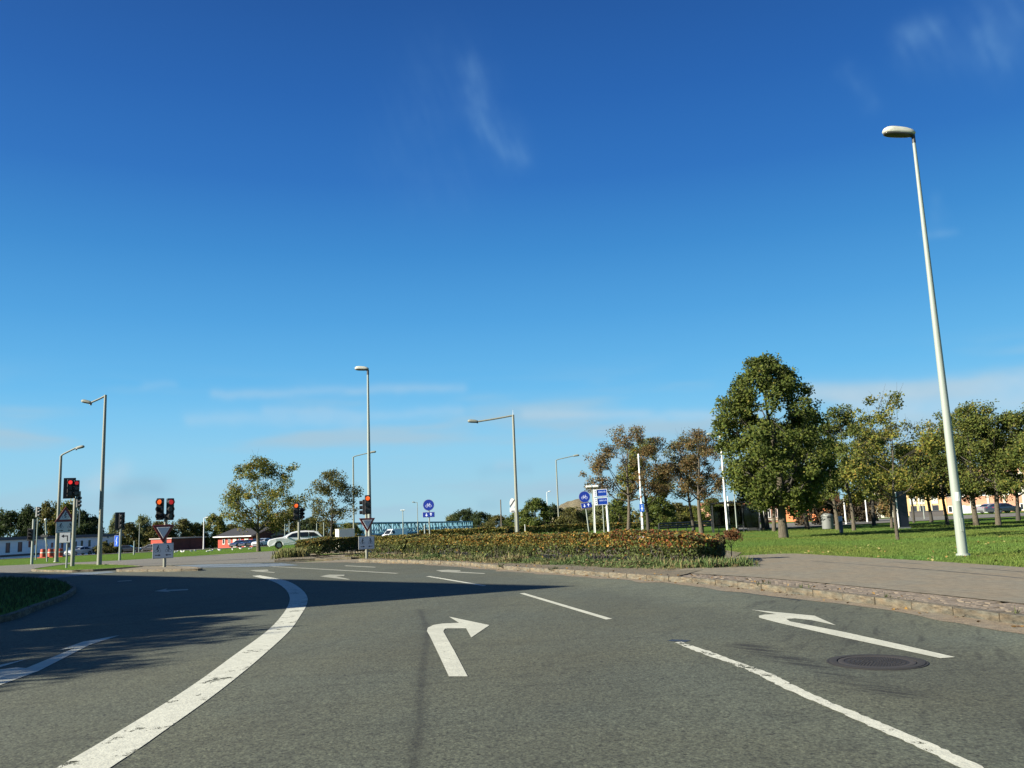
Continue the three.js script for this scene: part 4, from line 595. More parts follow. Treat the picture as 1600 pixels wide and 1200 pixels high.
function lamp(label, x, z, H, r0, r1, arm, headLen, opt = {}) { // arm: [dx, dy] from the pole top to the head
  const m = opt.m ?? M.galvOld, t = thing('street_lamp', label, 'street lamp', x, z, 0, LAMPS);
  const P = [cyl(r1, r0, H, 0, H / 2, 0, 16)]; part('pole', P, m, t);
  part('base_plate', [cyl(r0 * 1.25, r0 * 1.4, 0.06, 0, 0.03, 0, 16)], m, t);
  part('door', rbox(0.09, 0.4, 0.03, 0.01, 0, 0.9, lerp(r0, r1, 0.9 / H) - 0.005), m, t);
  const dir = opt.dir ?? (arm && arm[0] > 0 ? 1 : -1);
  if (arm) { const e = V(arm[0], H + arm[1], 0), c = new THREE.CatmullRomCurve3(opt.bent ? [V(0, H - 0.03, 0), V(arm[0] * 0.05, H + arm[1] * 0.08, 0), V(arm[0] * 0.5, H + arm[1] * 0.54, 0), e] : [V(0, H - 0.05, 0), V(arm[0] * 0.5, H + arm[1] * 0.55 - 0.02, 0), e]); part('arm', new THREE.TubeGeometry(c, 12, r1 * 0.75, 8), m, t); lampHead(t, e.x, e.y, headLen, dir, opt.tilt ?? 0.08, opt.hm ?? m); }
  else { part('collar', cyl(r1 * 1.15, r1 * 1.15, 0.3, 0, H - 0.1, 0), opt.collar ?? M.dark, t); lampHead(t, 0, H + 0.1, headLen, dir, opt.tilt ?? 0.08, opt.hm ?? m); }
  if (opt.spike) part('spike', rod(V(0, H, 0), V(0, H + opt.spike, 0), 0.02, 0.01), M.white, t);
  return t;
}
M.headPale = mapMat(grainTex(0.46, 0.46, 0.38, 0.4, 12, 128, 160), 3, 0.55, 0.002);
{
  const t = lamp('tallest nearest lamp post on the lawn edge, straight pale pole', 13.19, -26.07, 13.25, 0.145, 0.048, null, 1.05, { m: M.galv, hm: M.headPale, dir: -1, tilt: 0.10 });
  const s = part('sticker', new THREE.CylinderGeometry(0.1305, 0.1315, 0.26, 16, 1, true, -0.6, 1.5), M.white, t, 'white sticker round the pole'); s.position.set(0, 1.74 , 0);
}
lamp('tall lamp on the grassed island, short arm to the left', -22.15, -46.16, 9.16, 0.125, 0.07, [-0.75, -0.38], 0.62, { tilt: 0.25 });
lamp('shorter lamp behind the double signal, bent arm to the right', -31.37, -59.28, 7.21, 0.13, 0.08, [1.0, 0.5], 0.65, { tilt: 0.2, bent: true });
lamp('straight lamp behind the right give way sign, flat head without arm', -8.54, -50.28, 10.7, 0.125, 0.06, null, 0.85, { dir: -1, m: M.galv, hm: M.headPale });
lamp('slim lamp with long arm right, behind the tall straight one', -18.81, -100, 9.91, 0.11, 0.075, [2.0, 0.45], 0.75, { bent: true });
lamp('long-armed lamp rising behind the middle of the hedge, spike on top', -0.01, -66, 9.66, 0.13, 0.09, [-2.75, -0.42], 0.85, { spike: 0.4, tilt: 0.1 });
lamp('lamp with arm to the right, before the tan hill', 5.63, -118, 9.86, 0.11, 0.075, [2.45, 0.5], 0.85, { bent: true });
lamp('white lamp pole by the bus shelter, head pointing left', 15.66, -65.17, 7.39, 0.09, 0.055, [-0.35, 0.05], 0.75, { m: M.white, hm: M.galv });
lamp('pale slim lamp before the rounded green tree', 6.17, -175, 8.03, 0.08, 0.05, [0.3, 0.1], 0.6, { m: M.white });
lamp('thin far lamp directly left of the round bicycle sign', -21.77, -190, 7.82, 0.09, 0.06, [-0.5, 0.05], 0.7);
lamp('far lamp on the near bank left of the red barn', -54.12, -150, 5.35, 0.1, 0.06, [0.3, 0.0], 0.5, { m: M.white });
function tLamp(label, x, z, H, w, r0, m = M.galv) { // double-headed or flat-topped pole
  const t = thing('twin_lamp', label, 'street lamp', x, z, 0, 'flat-topped lamps behind the hedge');
  part('pole', cyl(r0 * 0.7, r0, H, 0, H / 2, 0), m, t);
  for (const s of [-1, 1]) part('lamp_head', rbox(w * 0.47, 0.14, 0.32, 0.04, s * w * 0.26, H, 0), M.white, t);
  part('bracket', [rod(V(-w * 0.3, H - 0.08, 0), V(0, H - 0.4, 0), 0.025), rod(V(w * 0.3, H - 0.08, 0), V(0, H - 0.4, 0), 0.025), box(0.08, 0.2, 0.08, 0, H - 0.08, 0)], M.steel, t);
}
tLamp('flat white-topped lamp beside the blue direction sign', 5.11, -58, 3.63, 0.85, 0.06);
tLamp('white-topped lamp half hidden by the brown tree', 8.33, -84, 5.24, 1.25, 0.06);
tLamp('far small twin lamp left of the white van roof', -21.69, -165, 5.51, 0.9, 0.1);
function pole(label, x, z, H, r0, m, extra) { const t = thing('pole', label, 'pole', x, z, 0, extra?.group); part('shaft', cyl(r0 * 0.75, r0, H, 0, H / 2, 0), m, t); part('cap', cyl(r0 * 0.5, r0 * 0.8, 0.05, 0, H + 0.025, 0), m, t); return t; }
{
  const t = pole('white pole with rusty bands before the green-gold tree, small blue sign on it', 8.91, -62, 5.94, 0.075, M.white);
  const band = mat(0.30, 0.16, 0.09, 0.8); [0.9, 1.5, 2.9, 3.6, 4.1, 4.5].forEach((y, i) => part('band', cyl(0.0745 - 0.003 * y, 0.0755 - 0.003 * y, 0.07 + 0.06 * (i % 3), 0, y, 0), band, t));
  const bs = print(128, 192, (c, w, h) => { c.fillStyle = '#2f67c8'; c.fillRect(0, 0, w, h); c.fillStyle = '#e8f0ff'; c.beginPath(); c.arc(64, 44, 16, 0, 7); c.fill(); c.beginPath(); c.moveTo(64, 60); c.lineTo(100, 120); c.lineTo(28, 120); c.fill(); c.fillRect(48, 120, 12, 48); c.fillRect(68, 120, 12, 48); });
  part('sign_plate', [rbox(0.34, 0.56, 0.03, 0.012, 0, 2.12, 0.12)], M.blueSign, t); const f = new THREE.PlaneGeometry(0.31, 0.52).translate(0, 2.12, 0.1365); part('sign_face', f, bs, t);
}
pole('grey pole standing close beside the white banded pole', 9.12, -64, 1.9, 0.06, M.steel);
pole('thin wooden pole at the left of the long-armed lamp', -2.57, -140, 5.62, 0.11, mat(0.13, 0.11, 0.085, 0.95));
pole('pale thin post behind the bus shelter, left one', 19.96, -82, 3.06, 0.07, M.white);
pole('dark thin post right of the white lamp pole at the shelter', 17.14, -68.21, 3.58, 0.055, M.galv);
pole('leaning pale post among the dark bushes', 32.4, -86, 2.58, 0.09, M.white);
pole('short pale post among the dark bushes, right one', 37.72, -94, 2.31, 0.08, M.white);
pole('grey post on the street before the yellow flats', 46.68, -100, 2.26, 0.06, M.galv);
pole('white marker post peeping over the hedge', 0.77, -90, 1.19, 0.04, M.white);
for (const [l, x, z, h] of [['left pale pole behind the estate car', -34.77, -130, 3.92], ['second pale pole behind the estate car', -35.41, -135, 3.83], ['pale pole between estate car and small tree', -27.68, -120, 4.49], ['tall pale pole left of the small tree trunk', -26.27, -118, 4.55], ['leaning pale pole beside the bicycle sign', -7.46, -70, 1.52], ['pale pole left of the give way sign', -69.59, -160, 5.2], ['low post with white head on the far grass', -37, -84, 1.25]]) pole(l, x, z, h, 0.075, M.galv);

// ------------------------------------------------------------------ signals and signs
const LIT = { r: M.redOn, R: M.redBright, o: M.orangeOn, d: M.redDim };
function signalHead(parent, x, y, z, turn, lit, s = 1, back = false, body = M.black, at = 0) {
  const h = part('signal_head', back ? [rbox(0.32, 0.98, 0.2, 0.04), rbox(0.62, 1.15, 0.03, 0.012, -0.06, 0, -0.1)] : rbox(0.31, 0.98, 0.2, 0.04), body, parent); h.position.set(x, y, z); h.rotation.y = turn; h.scale.setScalar(s);
  for (let k = 0; k < 3; k++) {
    const on = lit && k === at; part('lens', disc(0.108, 0.03, 0, 0.315 - k * 0.315, 0.105), on ? LIT[lit] : M.lensOff, h);
    const v = new THREE.CylinderGeometry(0.128, 0.135, 0.2, 18, 1, true, Math.PI * 0.22 - Math.PI, Math.PI * 1.56).rotateX(Math.PI / 2); v.rotateZ(0); part('visor', v.translate(0, 0.315 - k * 0.315, 0.2), M.visor, h);
  }
  return h;
}
M.visor = mat(0.012, 0.012, 0.013, 0.5, 0, { side: THREE.DoubleSide });
const post = (t, H, r = 0.055, m = M.galvOld, lean = 0) => part('post', rod(V(0, -0.1, 0), V(lean, H, 0), r, r, 12), m, t);
function giveWay(t, x, y, w, z, m = M.signGrey, turn = 0) { // triangle pointing down, centre of its top edge at (x, y)
  const tri = (k, d) => { const hh = w * 0.866, c = [0, -hh / 3], R = 0.94 * k, P = [[-w / 2, 0], [w / 2, 0], [0, -hh]].map(([a, b]) => [c[0] + (a - c[0]) * R, c[1] + (b - c[1]) * R]); return plate(P, d, 0.025); };
  const g = part('sign_plate', tri(1, 0.012), M.redSign, t, 'red bordered triangle'); g.position.set(x, y, z); g.rotation.y = turn;
  part('sign_face', tri(0.6, 0.006).translate(0, 0, 0.028), m, g);
  part('sign_back', tri(0.95, 0.008).translate(0, 0, -0.055), M.signBack, g);
}
function bike(c, x, y, s, colour) { c.strokeStyle = colour; c.fillStyle = colour; c.lineWidth = s * 0.09; c.lineCap = 'round'; for (const d of [-0.62, 0.62]) { c.beginPath(); c.arc(x + d * s, y, s * 0.42, 0, 7); c.stroke(); } c.beginPath(); c.moveTo(x - 0.62 * s, y); c.lineTo(x - 0.25 * s, y - 0.62 * s); c.lineTo(x + 0.4 * s, y - 0.62 * s); c.lineTo(x, y); c.lineTo(x - 0.62 * s, y); c.moveTo(x, y); c.lineTo(x - 0.32 * s, y - 0.85 * s); c.lineTo(x - 0.5 * s, y - 0.85 * s); c.moveTo(x + 0.62 * s, y); c.lineTo(x + 0.34 * s, y - 0.95 * s); c.lineTo(x + 0.6 * s, y - 1.0 * s); c.stroke(); }
function rider(c, x, y, s, dir) { c.fillStyle = '#1c2430'; c.strokeStyle = '#1c2430'; c.lineWidth = s * 0.13; c.lineCap = 'round'; c.beginPath(); c.arc(x + dir * 0.12 * s, y - s * 1.18, s * 0.17, 0, 7); c.fill(); c.lineWidth = s * 0.3; c.beginPath(); c.moveTo(x, y - s * 0.9); c.lineTo(x - dir * 0.18 * s, y - s * 0.35); c.stroke(); c.lineWidth = s * 0.15; c.beginPath(); c.moveTo(x, y - s * 0.85); c.lineTo(x + dir * 0.4 * s, y - 0.55 * s); c.moveTo(x - dir * 0.18 * s, y - s * 0.35); c.lineTo(x + dir * 0.14 * s, y - 0.12 * s); c.lineTo(x - dir * 0.02 * s, y + 0.3 * s); c.stroke(); c.lineWidth = s * 0.06; for (const d of [-0.45, 0.45]) { c.beginPath(); c.arc(x + d * s, y + 0.1 * s, s * 0.3, 0, 7); c.stroke(); } }
function arrow(c, x0, x1, y, w, colour) { const d = Math.sign(x1 - x0); c.strokeStyle = c.fillStyle = colour; c.lineWidth = w; c.lineCap = 'butt'; c.beginPath(); c.moveTo(x0, y); c.lineTo(x1 - d * w * 2, y); c.stroke(); c.beginPath(); c.moveTo(x1, y); c.lineTo(x1 - d * w * 3, y - w * 1.6); c.lineTo(x1 - d * w * 3, y + w * 1.6); c.fill(); }
const twoWay = print(256, 192, (c, w, h) => { c.fillStyle = '#c3c8cc'; c.fillRect(0, 0, w, h); c.strokeStyle = '#8b9298'; c.lineWidth = 4; c.strokeRect(5, 5, w - 10, h - 10); rider(c, 62, 92, 52, 1); rider(c, 194, 92, 52, -1); arrow(c, 28, 100, 152, 9, '#1c2430'); arrow(c, 228, 156, 152, 9, '#1c2430'); });
function panel(t, x, y, w, h, z, face, turn = 0, name = 'sign_plate') { const g = part(name, rbox(w, h, 0.03, 0.012), M.signBack, t); g.position.set(x, y, z); g.rotation.y = turn; part('sign_face', new THREE.PlaneGeometry(w - 0.03, h - 0.03).translate(0, 0, 0.0175), face, g); return g; }
const SIG = 'signal posts at the junction';
{ // left give way post with two signal heads on a fork
  const t = thing('signal_post', 'left give way post on the paved island, two red signals side by side', 'traffic light', -15.91, -39.28, 0, SIG), B = 53.5 / 1.5;
  post(t, 2.42, 0.07);
  part('fork', [cyl(0.11, 0.09, 0.18, -0.02, 2.34, 0), rod(V(-0.02, 2.40, 0), V(-0.32, 2.6, 0), 0.035), rod(V(0, 2.40, 0), V(0.22, 2.6, 0), 0.035)], M.dark, t);
  const [ax, ay] = [-0.24, 2.67], [bx, by] = [0.21, 2.65];
  signalHead(t, ax, ay, 0.05, 0.12, 'o'); signalHead(t, bx, by, 0.05, 0.62, 'd');
  const [gx, gy] = [-0.05, 1.96]; giveWay(t, gx, gy, 0.94, 0.1, M.signGrey, 0.45);
  const [px, py] = [-0.04, 0.81]; panel(t, px, py, 0.88, 0.68, 0.1, twoWay, 0.45);
}
{ // right give way post
  const t = thing('signal_post', 'right give way post at the hedge corner, one orange-red signal and a side signal', 'traffic light', -7.06, -40.68, 0, SIG);
  const [ax, ay] = [0.09, 2.55], [bx, by] = [-0.11, 2.44];
  post(t, ay - 0.3, 0.06);
  signalHead(t, ax, ay, 0.06, 0.1, 'o', 0.9); signalHead(t, bx, by, -0.06, -1.45, null, 0.72);
  const [gx, gy] = [0.05, 1.92]; giveWay(t, gx, gy, 0.76, 0.1, M.signGrey, 0.45);
  const [px, py] = [0.01, 0.79]; panel(t, px, py, 0.76, 0.6, 0.1, twoWay, 0.45);
}
{ // single signal in front of the short hedge
  const t = thing('signal_post', 'slim single signal post before the short hedge, red lamp lit', 'traffic light', -12.13, -48.28, 0, SIG);
  const [ax, ay] = [-0.11, 2.52], [bx, by] = [0.14, 2.39];
  post(t, ay - 0.2, 0.07); signalHead(t, ax, ay, 0.08, 0.08, 'o', 0.98); signalHead(t, bx, by, -0.05, 0.9, null, 0.6);
}
{ // cluster on the left island
  const t = thing('signal_post', 'signal post on the grassed island with two red heads and cycle warning signs', 'traffic light', -23.37, -45.77, 0, SIG);
  const [ax, ay] = [-0.21, 4.15], [bx, by] = [0.08, 4.13], [cx, cy] = [0.12, 3.42];
  post(t, cy + 0.2, 0.10, M.galvOld, 0.02); part('bracket', [box(0.06, 1.9, 0.06, 0.24, cy - 0.4, -0.02), rod(V(0, cy, 0), V(0.3, cy, 0), 0.03), rod(V(0, ay - 0.4, 0), V(0.24, ay - 0.4, 0), 0.03)], M.galv, t);
  signalHead(t, ax - 0.04, ay, 0.05, 0.35, 'R', 0.95, true); signalHead(t, bx, by, 0.05, 0.4, 'd', 0.86); signalHead(t, cx, cy, -0.02, 1.5, null, 0.62, false, M.grey);
  const [gx, gy] = [-0.41, 2.4], w = 0.94, hh = 0.78;
  const tri = plate([[-w / 2, 0], [w / 2, 0], [0, hh]], 0.012, 0.02), g = part('sign_plate', tri, M.redSign, t, 'red bordered warning triangle'); g.position.set(gx, gy, 0.13); g.rotation.y = 0.45;
  const wf = print(192, 160, (c, W, H) => { c.fillStyle = '#c9cdd0'; c.fillRect(0, 0, W, H); rider(c, 96, 112, 52, 1); });
  const sh = new THREE.ShapeGeometry(shapeOf([[-w * 0.30, 0.11], [w * 0.30, 0.11], [0, hh * 0.76]])); { const p = sh.attributes.position, u = sh.attributes.uv; for (let i = 0; i < p.count; i++) u.setXY(i, p.getX(i) / 0.7 + 0.5, (p.getY(i) - 0.08) / 0.58); } part('sign_face', sh.translate(0, 0, 0.035), wf, g);
  const [px, py] = [-0.38, 2.11]; panel(t, px, py, 0.9, 0.60, 0.13, twoWay, 0.45);
}
{ // small left-turn arrow sign
  const t = thing('arrow_sign', 'small white left-turn arrow sign on a thin post, left island', 'road sign', -22.39, -43.28), [x, y] = [-0.1, 1.56];
  post(t, y, 0.045, M.galv); panel(t, x, y, 0.5, 0.5, 0.06, print(128, 128, (c, w, h) => { c.fillStyle = '#c9cdd0'; c.fillRect(0, 0, w, h); c.strokeStyle = '#151a22'; c.fillStyle = '#151a22'; c.lineWidth = 13; c.beginPath(); c.moveTo(96, 112); c.lineTo(96, 42); c.lineTo(44, 42); c.stroke(); c.beginPath(); c.moveTo(14, 42); c.lineTo(52, 18); c.lineTo(52, 66); c.fill(); }), 0.2);
}
{ // signal beyond the road, by the white building
  const t = thing('signal_post', 'dark unlit signal post beyond the road with a small blue sign', 'traffic light', -26.17, -57.32, 0, SIG), [x, y] = [0.02, 2.53];
  post(t, y - 0.3, 0.075, M.galv); signalHead(t, x, y, 0, 0.75, null, 1.0, true);
  part('arm', rod(V(-0.05, y - 0.75, 0), V(-0.3, y - 0.85, 0), 0.025), M.dark, t);
  const bs = print(96, 160, (c, w, h) => { c.fillStyle = '#2a6ae0'; c.fillRect(0, 0, w, h); c.strokeStyle = '#dfeaff'; c.lineWidth = 14; c.beginPath(); c.moveTo(60, 20); c.lineTo(36, 80); c.lineTo(56, 100); c.lineTo(40, 144); c.stroke(); });
  panel(t, -0.22, 1.24, 0.3, 0.72, 0.06, bs, 0.0);
}
{ const t = thing('signal_post', 'dark signal with black back board on a pale post, far left', 'traffic light', -31.48, -56.49, 0, SIG), [x, y] = [-0.09, 1.88]; post(t, 2.86, 0.085, M.galv); signalHead(t, x, y, 0.1, 0.1, null, 0.7, true); }
{ const t = thing('signal_post', 'grey backed signal with black visors turned right, far left', 'traffic light', -43.13, -78, 0, SIG), [x, y] = [-0.05, 4.21]; post(t, y - 0.1, 0.05, M.galv); signalHead(t, x, y, 0, 1.35, null, 0.95, false, M.grey); }
{ const t = thing('sign_post', 'forked sign post with thin pole before the white building', 'sign post', -33.47, -62), [x, y] = [-0.25, 2.95]; part('post', [rod(V(0, 0, 0), V(x, y, 0), 0.05, 0.05)], M.galv, t); part('stay', rod(V(0, 1.1, 0), V(x - 0.12, 1.95, 0), 0.035), M.galv, t); part('sign_plate', rbox(0.5, 0.16, 0.03, 0.01, x, y - 1.15, 0.06), M.dark, t); part('cap', new THREE.SphereGeometry(0.09, 10, 8).translate(x, y, 0), M.white, t); }
const roundBike = print(256, 256, (c, w, h) => { c.fillStyle = '#12308f'; c.fillRect(0, 0, w, h); bike(c, 128, 150, 66, '#dfe6f5'); });
const arrows2 = print(256, 128, (c, w, h) => { c.fillStyle = '#12308f'; c.fillRect(0, 0, w, h); c.fillStyle = '#dfe6f5'; for (const [x, d] of [[80, 1], [180, -1]]) { c.fillRect(x - 10, 30, 20, 68); c.beginPath(); c.moveTo(x, 64 + d * 52); c.lineTo(x - 32, 64 + d * 8); c.lineTo(x + 32, 64 + d * 8); c.fill(); } });
function cycleSign(label, x, z, cx, cy, r, px, py, pw, ph, lean) {
  const t = thing('cycle_sign', label, 'road sign', x, z, 0, 'round blue cycle path signs');
  part('post', rod(V(0, -0.1, 0), V(cx, cy + r * 0.5, -0.03), 0.04, 0.04, 10), M.galv, t);
  const g = part('sign_plate', disc(r, 0.03, 0, 0, 0, 40), M.signBack, t); g.position.set(cx, cy, 0.03);
  const f = new THREE.CircleGeometry(r * 0.96, 40).translate(0, 0, 0.018); part('sign_face', f, roundBike, g);
  const p = panel(t, px, py, pw, ph, 0.03, arrows2); p.rotation.z = lean;
}
{ const [x, z] = [-5.23, -52], [cx, cy, px, py] = [-0.05, 2.68, -0.06, 2.11]; cycleSign('round blue bicycle sign on an upright post before the bridge', x, z, cx, cy, 0.335, px, py, 0.72, 0.31, 0.0); }
{ const [x, z] = [4.15, -50], [cx, cy, px, py] = [-0.23, 2.76, -0.14, 2.27]; cycleSign('round blue bicycle sign on a leaning post before the tan hill', x, z, cx, cy, 0.325, px, py, 0.62, 0.31, 0.09); }
{ // end of restriction sign hung on the long-armed lamp
  const t = thing('restriction_sign', 'white round sign with a diagonal black bar beside the long-armed lamp', 'road sign', -0.15, -65.7), [x, y] = [-0.17, 2.89], [px, py] = [-0.17, 2.37];
  part('post', [rod(V(-0.0, -0.1, 0), V(-0.03, y - 0.4, 0), 0.035), rod(V(-0.03, y - 0.45, 0), V(x, y - 0.45, 0), 0.02), rod(V(x, py - 0.2, -0.0), V(x, y + 0.3, -0.0), 0.02)], M.galv, t);
  const g = part('sign_plate', disc(0.34, 0.025, 0, 0, 0, 36).scale(0.62, 1.1, 1), M.white, t); g.position.set(x, y, 0.05);
  part('sign_bar', box(0.07, 0.62, 0.008, 0, 0, 0.018).rotateZ(-0.62), M.dark, g);
  const q = part('sign_plate', rbox(0.42, 0.34, 0.025, 0.01), M.white, t); q.position.set(px, py, 0.05); part('sign_bar', box(0.24, 0.07, 0.008, 0.02, -0.08, 0.018), M.dark, q);
}
{ // blue direction signs
  const t = thing('direction_sign', 'two stacked blue direction boards with white edges on a white post', 'road sign', 5.97, -57);
  const [lx, ty] = [-0.87, 3.4], [rx, by] = [0.02, 2.35], [ex, ey] = [-0.01, 2.3];
  part('post', rod(V(0, -0.1, 0), V(ex - 0.04, by + 0.1, -0.05), 0.085, 0.075, 12), M.white, t); part('post', rod(V(lx - 0.02, -0.1, -0.1), V(lx + 0.02, ty, -0.06), 0.035, 0.035, 10), M.white, t);
  const face = (seed) => print(512, 256, (c, w, h) => { c.fillStyle = '#e9eef5'; c.fillRect(0, 0, w, h); c.fillStyle = '#0c3a9c'; c.fillRect(104, 14, w - 122, h - 28); c.fillStyle = '#0a1f4e'; c.fillRect(104, 14, 46, h - 28); c.fillStyle = '#3b4a60'; for (let i = 0; i < 3; i++) c.fillRect(28, 40 + i * 68, 48, 34); const r = rngOf(seed); c.fillStyle = '#dbe6fa'; let x = 180; for (let i = 0; i < 11; i++) { const bw = 12 + 10 * r(), up = r() < 0.35; if (i === 7) { x += 26; } c.fillRect(x, up ? 62 : 80, 7, up ? 56 : 38); c.fillRect(x, r() < 0.5 ? 80 : 94, bw, 8); c.fillRect(x, 111, bw * 0.9, 8); x += bw + 8; if (x > w - 60) break; } });
  const W = rx - lx, Hh = (ty - by - 0.06) / 2;
  for (let k = 0; k < 2; k++) { const g = panel(t, lx + W / 2 + 0.02 * k, ty - Hh / 2 - k * (Hh + 0.06), W, Hh, 0.04, face(7 + k), 0, 'sign_board'); g.rotation.z = 0.03; }
}

// ------------------------------------------------------------------ bus shelter, slab, boxes on the lawn
{
  const t = thing('bus_shelter', 'dark bus shelter with smoked glass walls left of the tall tree', 'bus shelter', 17.67, -70.71, -0.15), w = 3.6, h = 2.35, d = 1.5;
  M.smoke = new THREE.MeshPhysicalMaterial({ color: col(0.22, 0.25, 0.27), roughness: 0.05, transmission: 1, thickness: 0 });
  part('roof', rbox(w + 0.3, 0.14, d + 0.3, 0.05, 0, h, 0), M.dark, t);
  for (const [x, z] of [[-w / 2, -d / 2], [w / 2, -d / 2], [-w / 2, d / 2], [w / 2, d / 2], [0.25, -d / 2], [1.0, -d / 2], [0.55, d / 2]]) part('post', box(0.08, h - 0.07, 0.08, x, (h - 0.07) / 2, z), M.dark, t);
  part('glass_panel', box(w / 2 + 0.1, 1.8, 0.012, -w / 4 + 0.05, 1.2, -d / 2 - 0.002), M.smoke, t); part('glass_panel', box(0.66, 1.8, 0.012, 0.62, 1.2, -d / 2 - 0.002), M.smoke, t); part('glass_panel', box(0.012, 1.8, d - 0.12, -w / 2, 1.2, 0), M.smoke, t); part('glass_panel', box(1.1, 1.8, 0.012, 1.2, 1.2, d / 2), M.smoke, t);
  part('poster_case', [rbox(0.72, 2.0, 0.14, 0.02, 1.42, 1.05, -d / 2 + 0.12), rbox(0.12, 2.0, d - 0.2, 0.02, w / 2 - 0.02, 1.05, 0)], M.dark, t);
  part('poster', box(0.6, 1.6, 0.01, 1.42, 1.15, -d / 2 + 0.198), mat(0.05, 0.07, 0.07, 0.2), t);
  part('bench', [box(1.8, 0.05, 0.35, -0.6, 0.47, -0.45), box(0.06, 0.45, 0.3, -1.3, 0.225, -0.45), box(0.06, 0.45, 0.3, 0.1, 0.225, -0.45)], M.dark, t);
}
{
  const t = thing('advertising_slab', 'tall black slab with a white edge among the lawn trees', 'advertising slab', 26.63, -60.28, 0.16), h = 2.55;
  part('slab', rbox(0.78, h, 0.26, 0.03, 0, h / 2, 0), mat(0.012, 0.013, 0.022, 0.35), t); part('edge_strip', rbox(0.05, h - 0.1, 0.10, 0.01, -0.41, h / 2, 0.12), M.white, t); part('plinth', box(0.9, 0.12, 0.36, 0, 0.05, 0), M.grey, t);
}
{
  const t = thing('info_post', 'short dark post with a pale blue top on the lawn', 'post', 20.4, -55.08), h = 1.08;
  part('column', rbox(0.22, h * 0.72, 0.16, 0.03, 0, h * 0.36, 0), mat(0.02, 0.03, 0.05, 0.4), t); part('top_plate', rbox(0.24, h * 0.36, 0.14, 0.04, 0, h * 0.8, 0.01), mat(0.3, 0.36, 0.45, 0.3), t);
}
{
  const t = thing('waste_bin', 'grey waste bin with a domed lid on the lawn', 'bin', 23.88, -67.17);
  part('body', new THREE.LatheGeometry([[0.0, 0.02], [0.36, 0.02], [0.42, 0.06], [0.45, 0.95], [0.43, 1.0]].map(([a, b]) => new THREE.Vector2(a, b)), 20), M.grey, t); part('lid', new THREE.SphereGeometry(0.46, 18, 9, 0, 6.3, 0, 1.57).scale(1, 0.5, 1).translate(0, 1.0, 0), mat(0.22, 0.235, 0.22, 0.6), t); part('flap', rbox(0.3, 0.14, 0.04, 0.01, 0, 0.92, 0.43), M.dark, t);
}
{ // dark low fence left of the shelter
  const A = [13.3, -82], B = [20.42, -88], t = thing('low_fence', 'black low fence running left from the bus shelter', 'fence', A[0], A[1]), dx = B[0] - A[0], dz = B[1] - A[1], L = Math.hypot(dx, dz), a = Math.atan2(-dz, dx), n = 7;
  const at = (k) => V(dx * k, 0, dz * k);
  for (let i = 0; i <= n; i++) part('fence_post', rod(at(i / n), at(i / n).setY(0.85), 0.05), M.dark, t);
  for (const y of [0.35, 0.55, 0.78]) part('rail', rod(at(0).setY(y), at(1).setY(y), 0.07, 0.07, 6), M.dark, t);
}
{ const t = thing('utility_cabinet', 'cream white utility cabinet behind the short hedge', 'cabinet', -13.09, -66, 0.55), h = 1.41; part('body', rbox(1.25, h, 0.75, 0.02, 0, h / 2, 0), mat(0.72, 0.70, 0.56, 0.5), t); part('lid', rbox(1.3, 0.05, 0.8, 0.015, 0, h + 0.022, 0), mat(0.66, 0.65, 0.55, 0.5), t); part('door', box(0.56, h - 0.25, 0.012, -0.3, h / 2, 0.377), mat(0.70, 0.68, 0.55, 0.5), t); part('door', box(0.56, h - 0.25, 0.012, 0.3, h / 2, 0.377), mat(0.70, 0.68, 0.55, 0.5), t); }

M.cream = mat(0.5, 0.48, 0.40, 0.85);
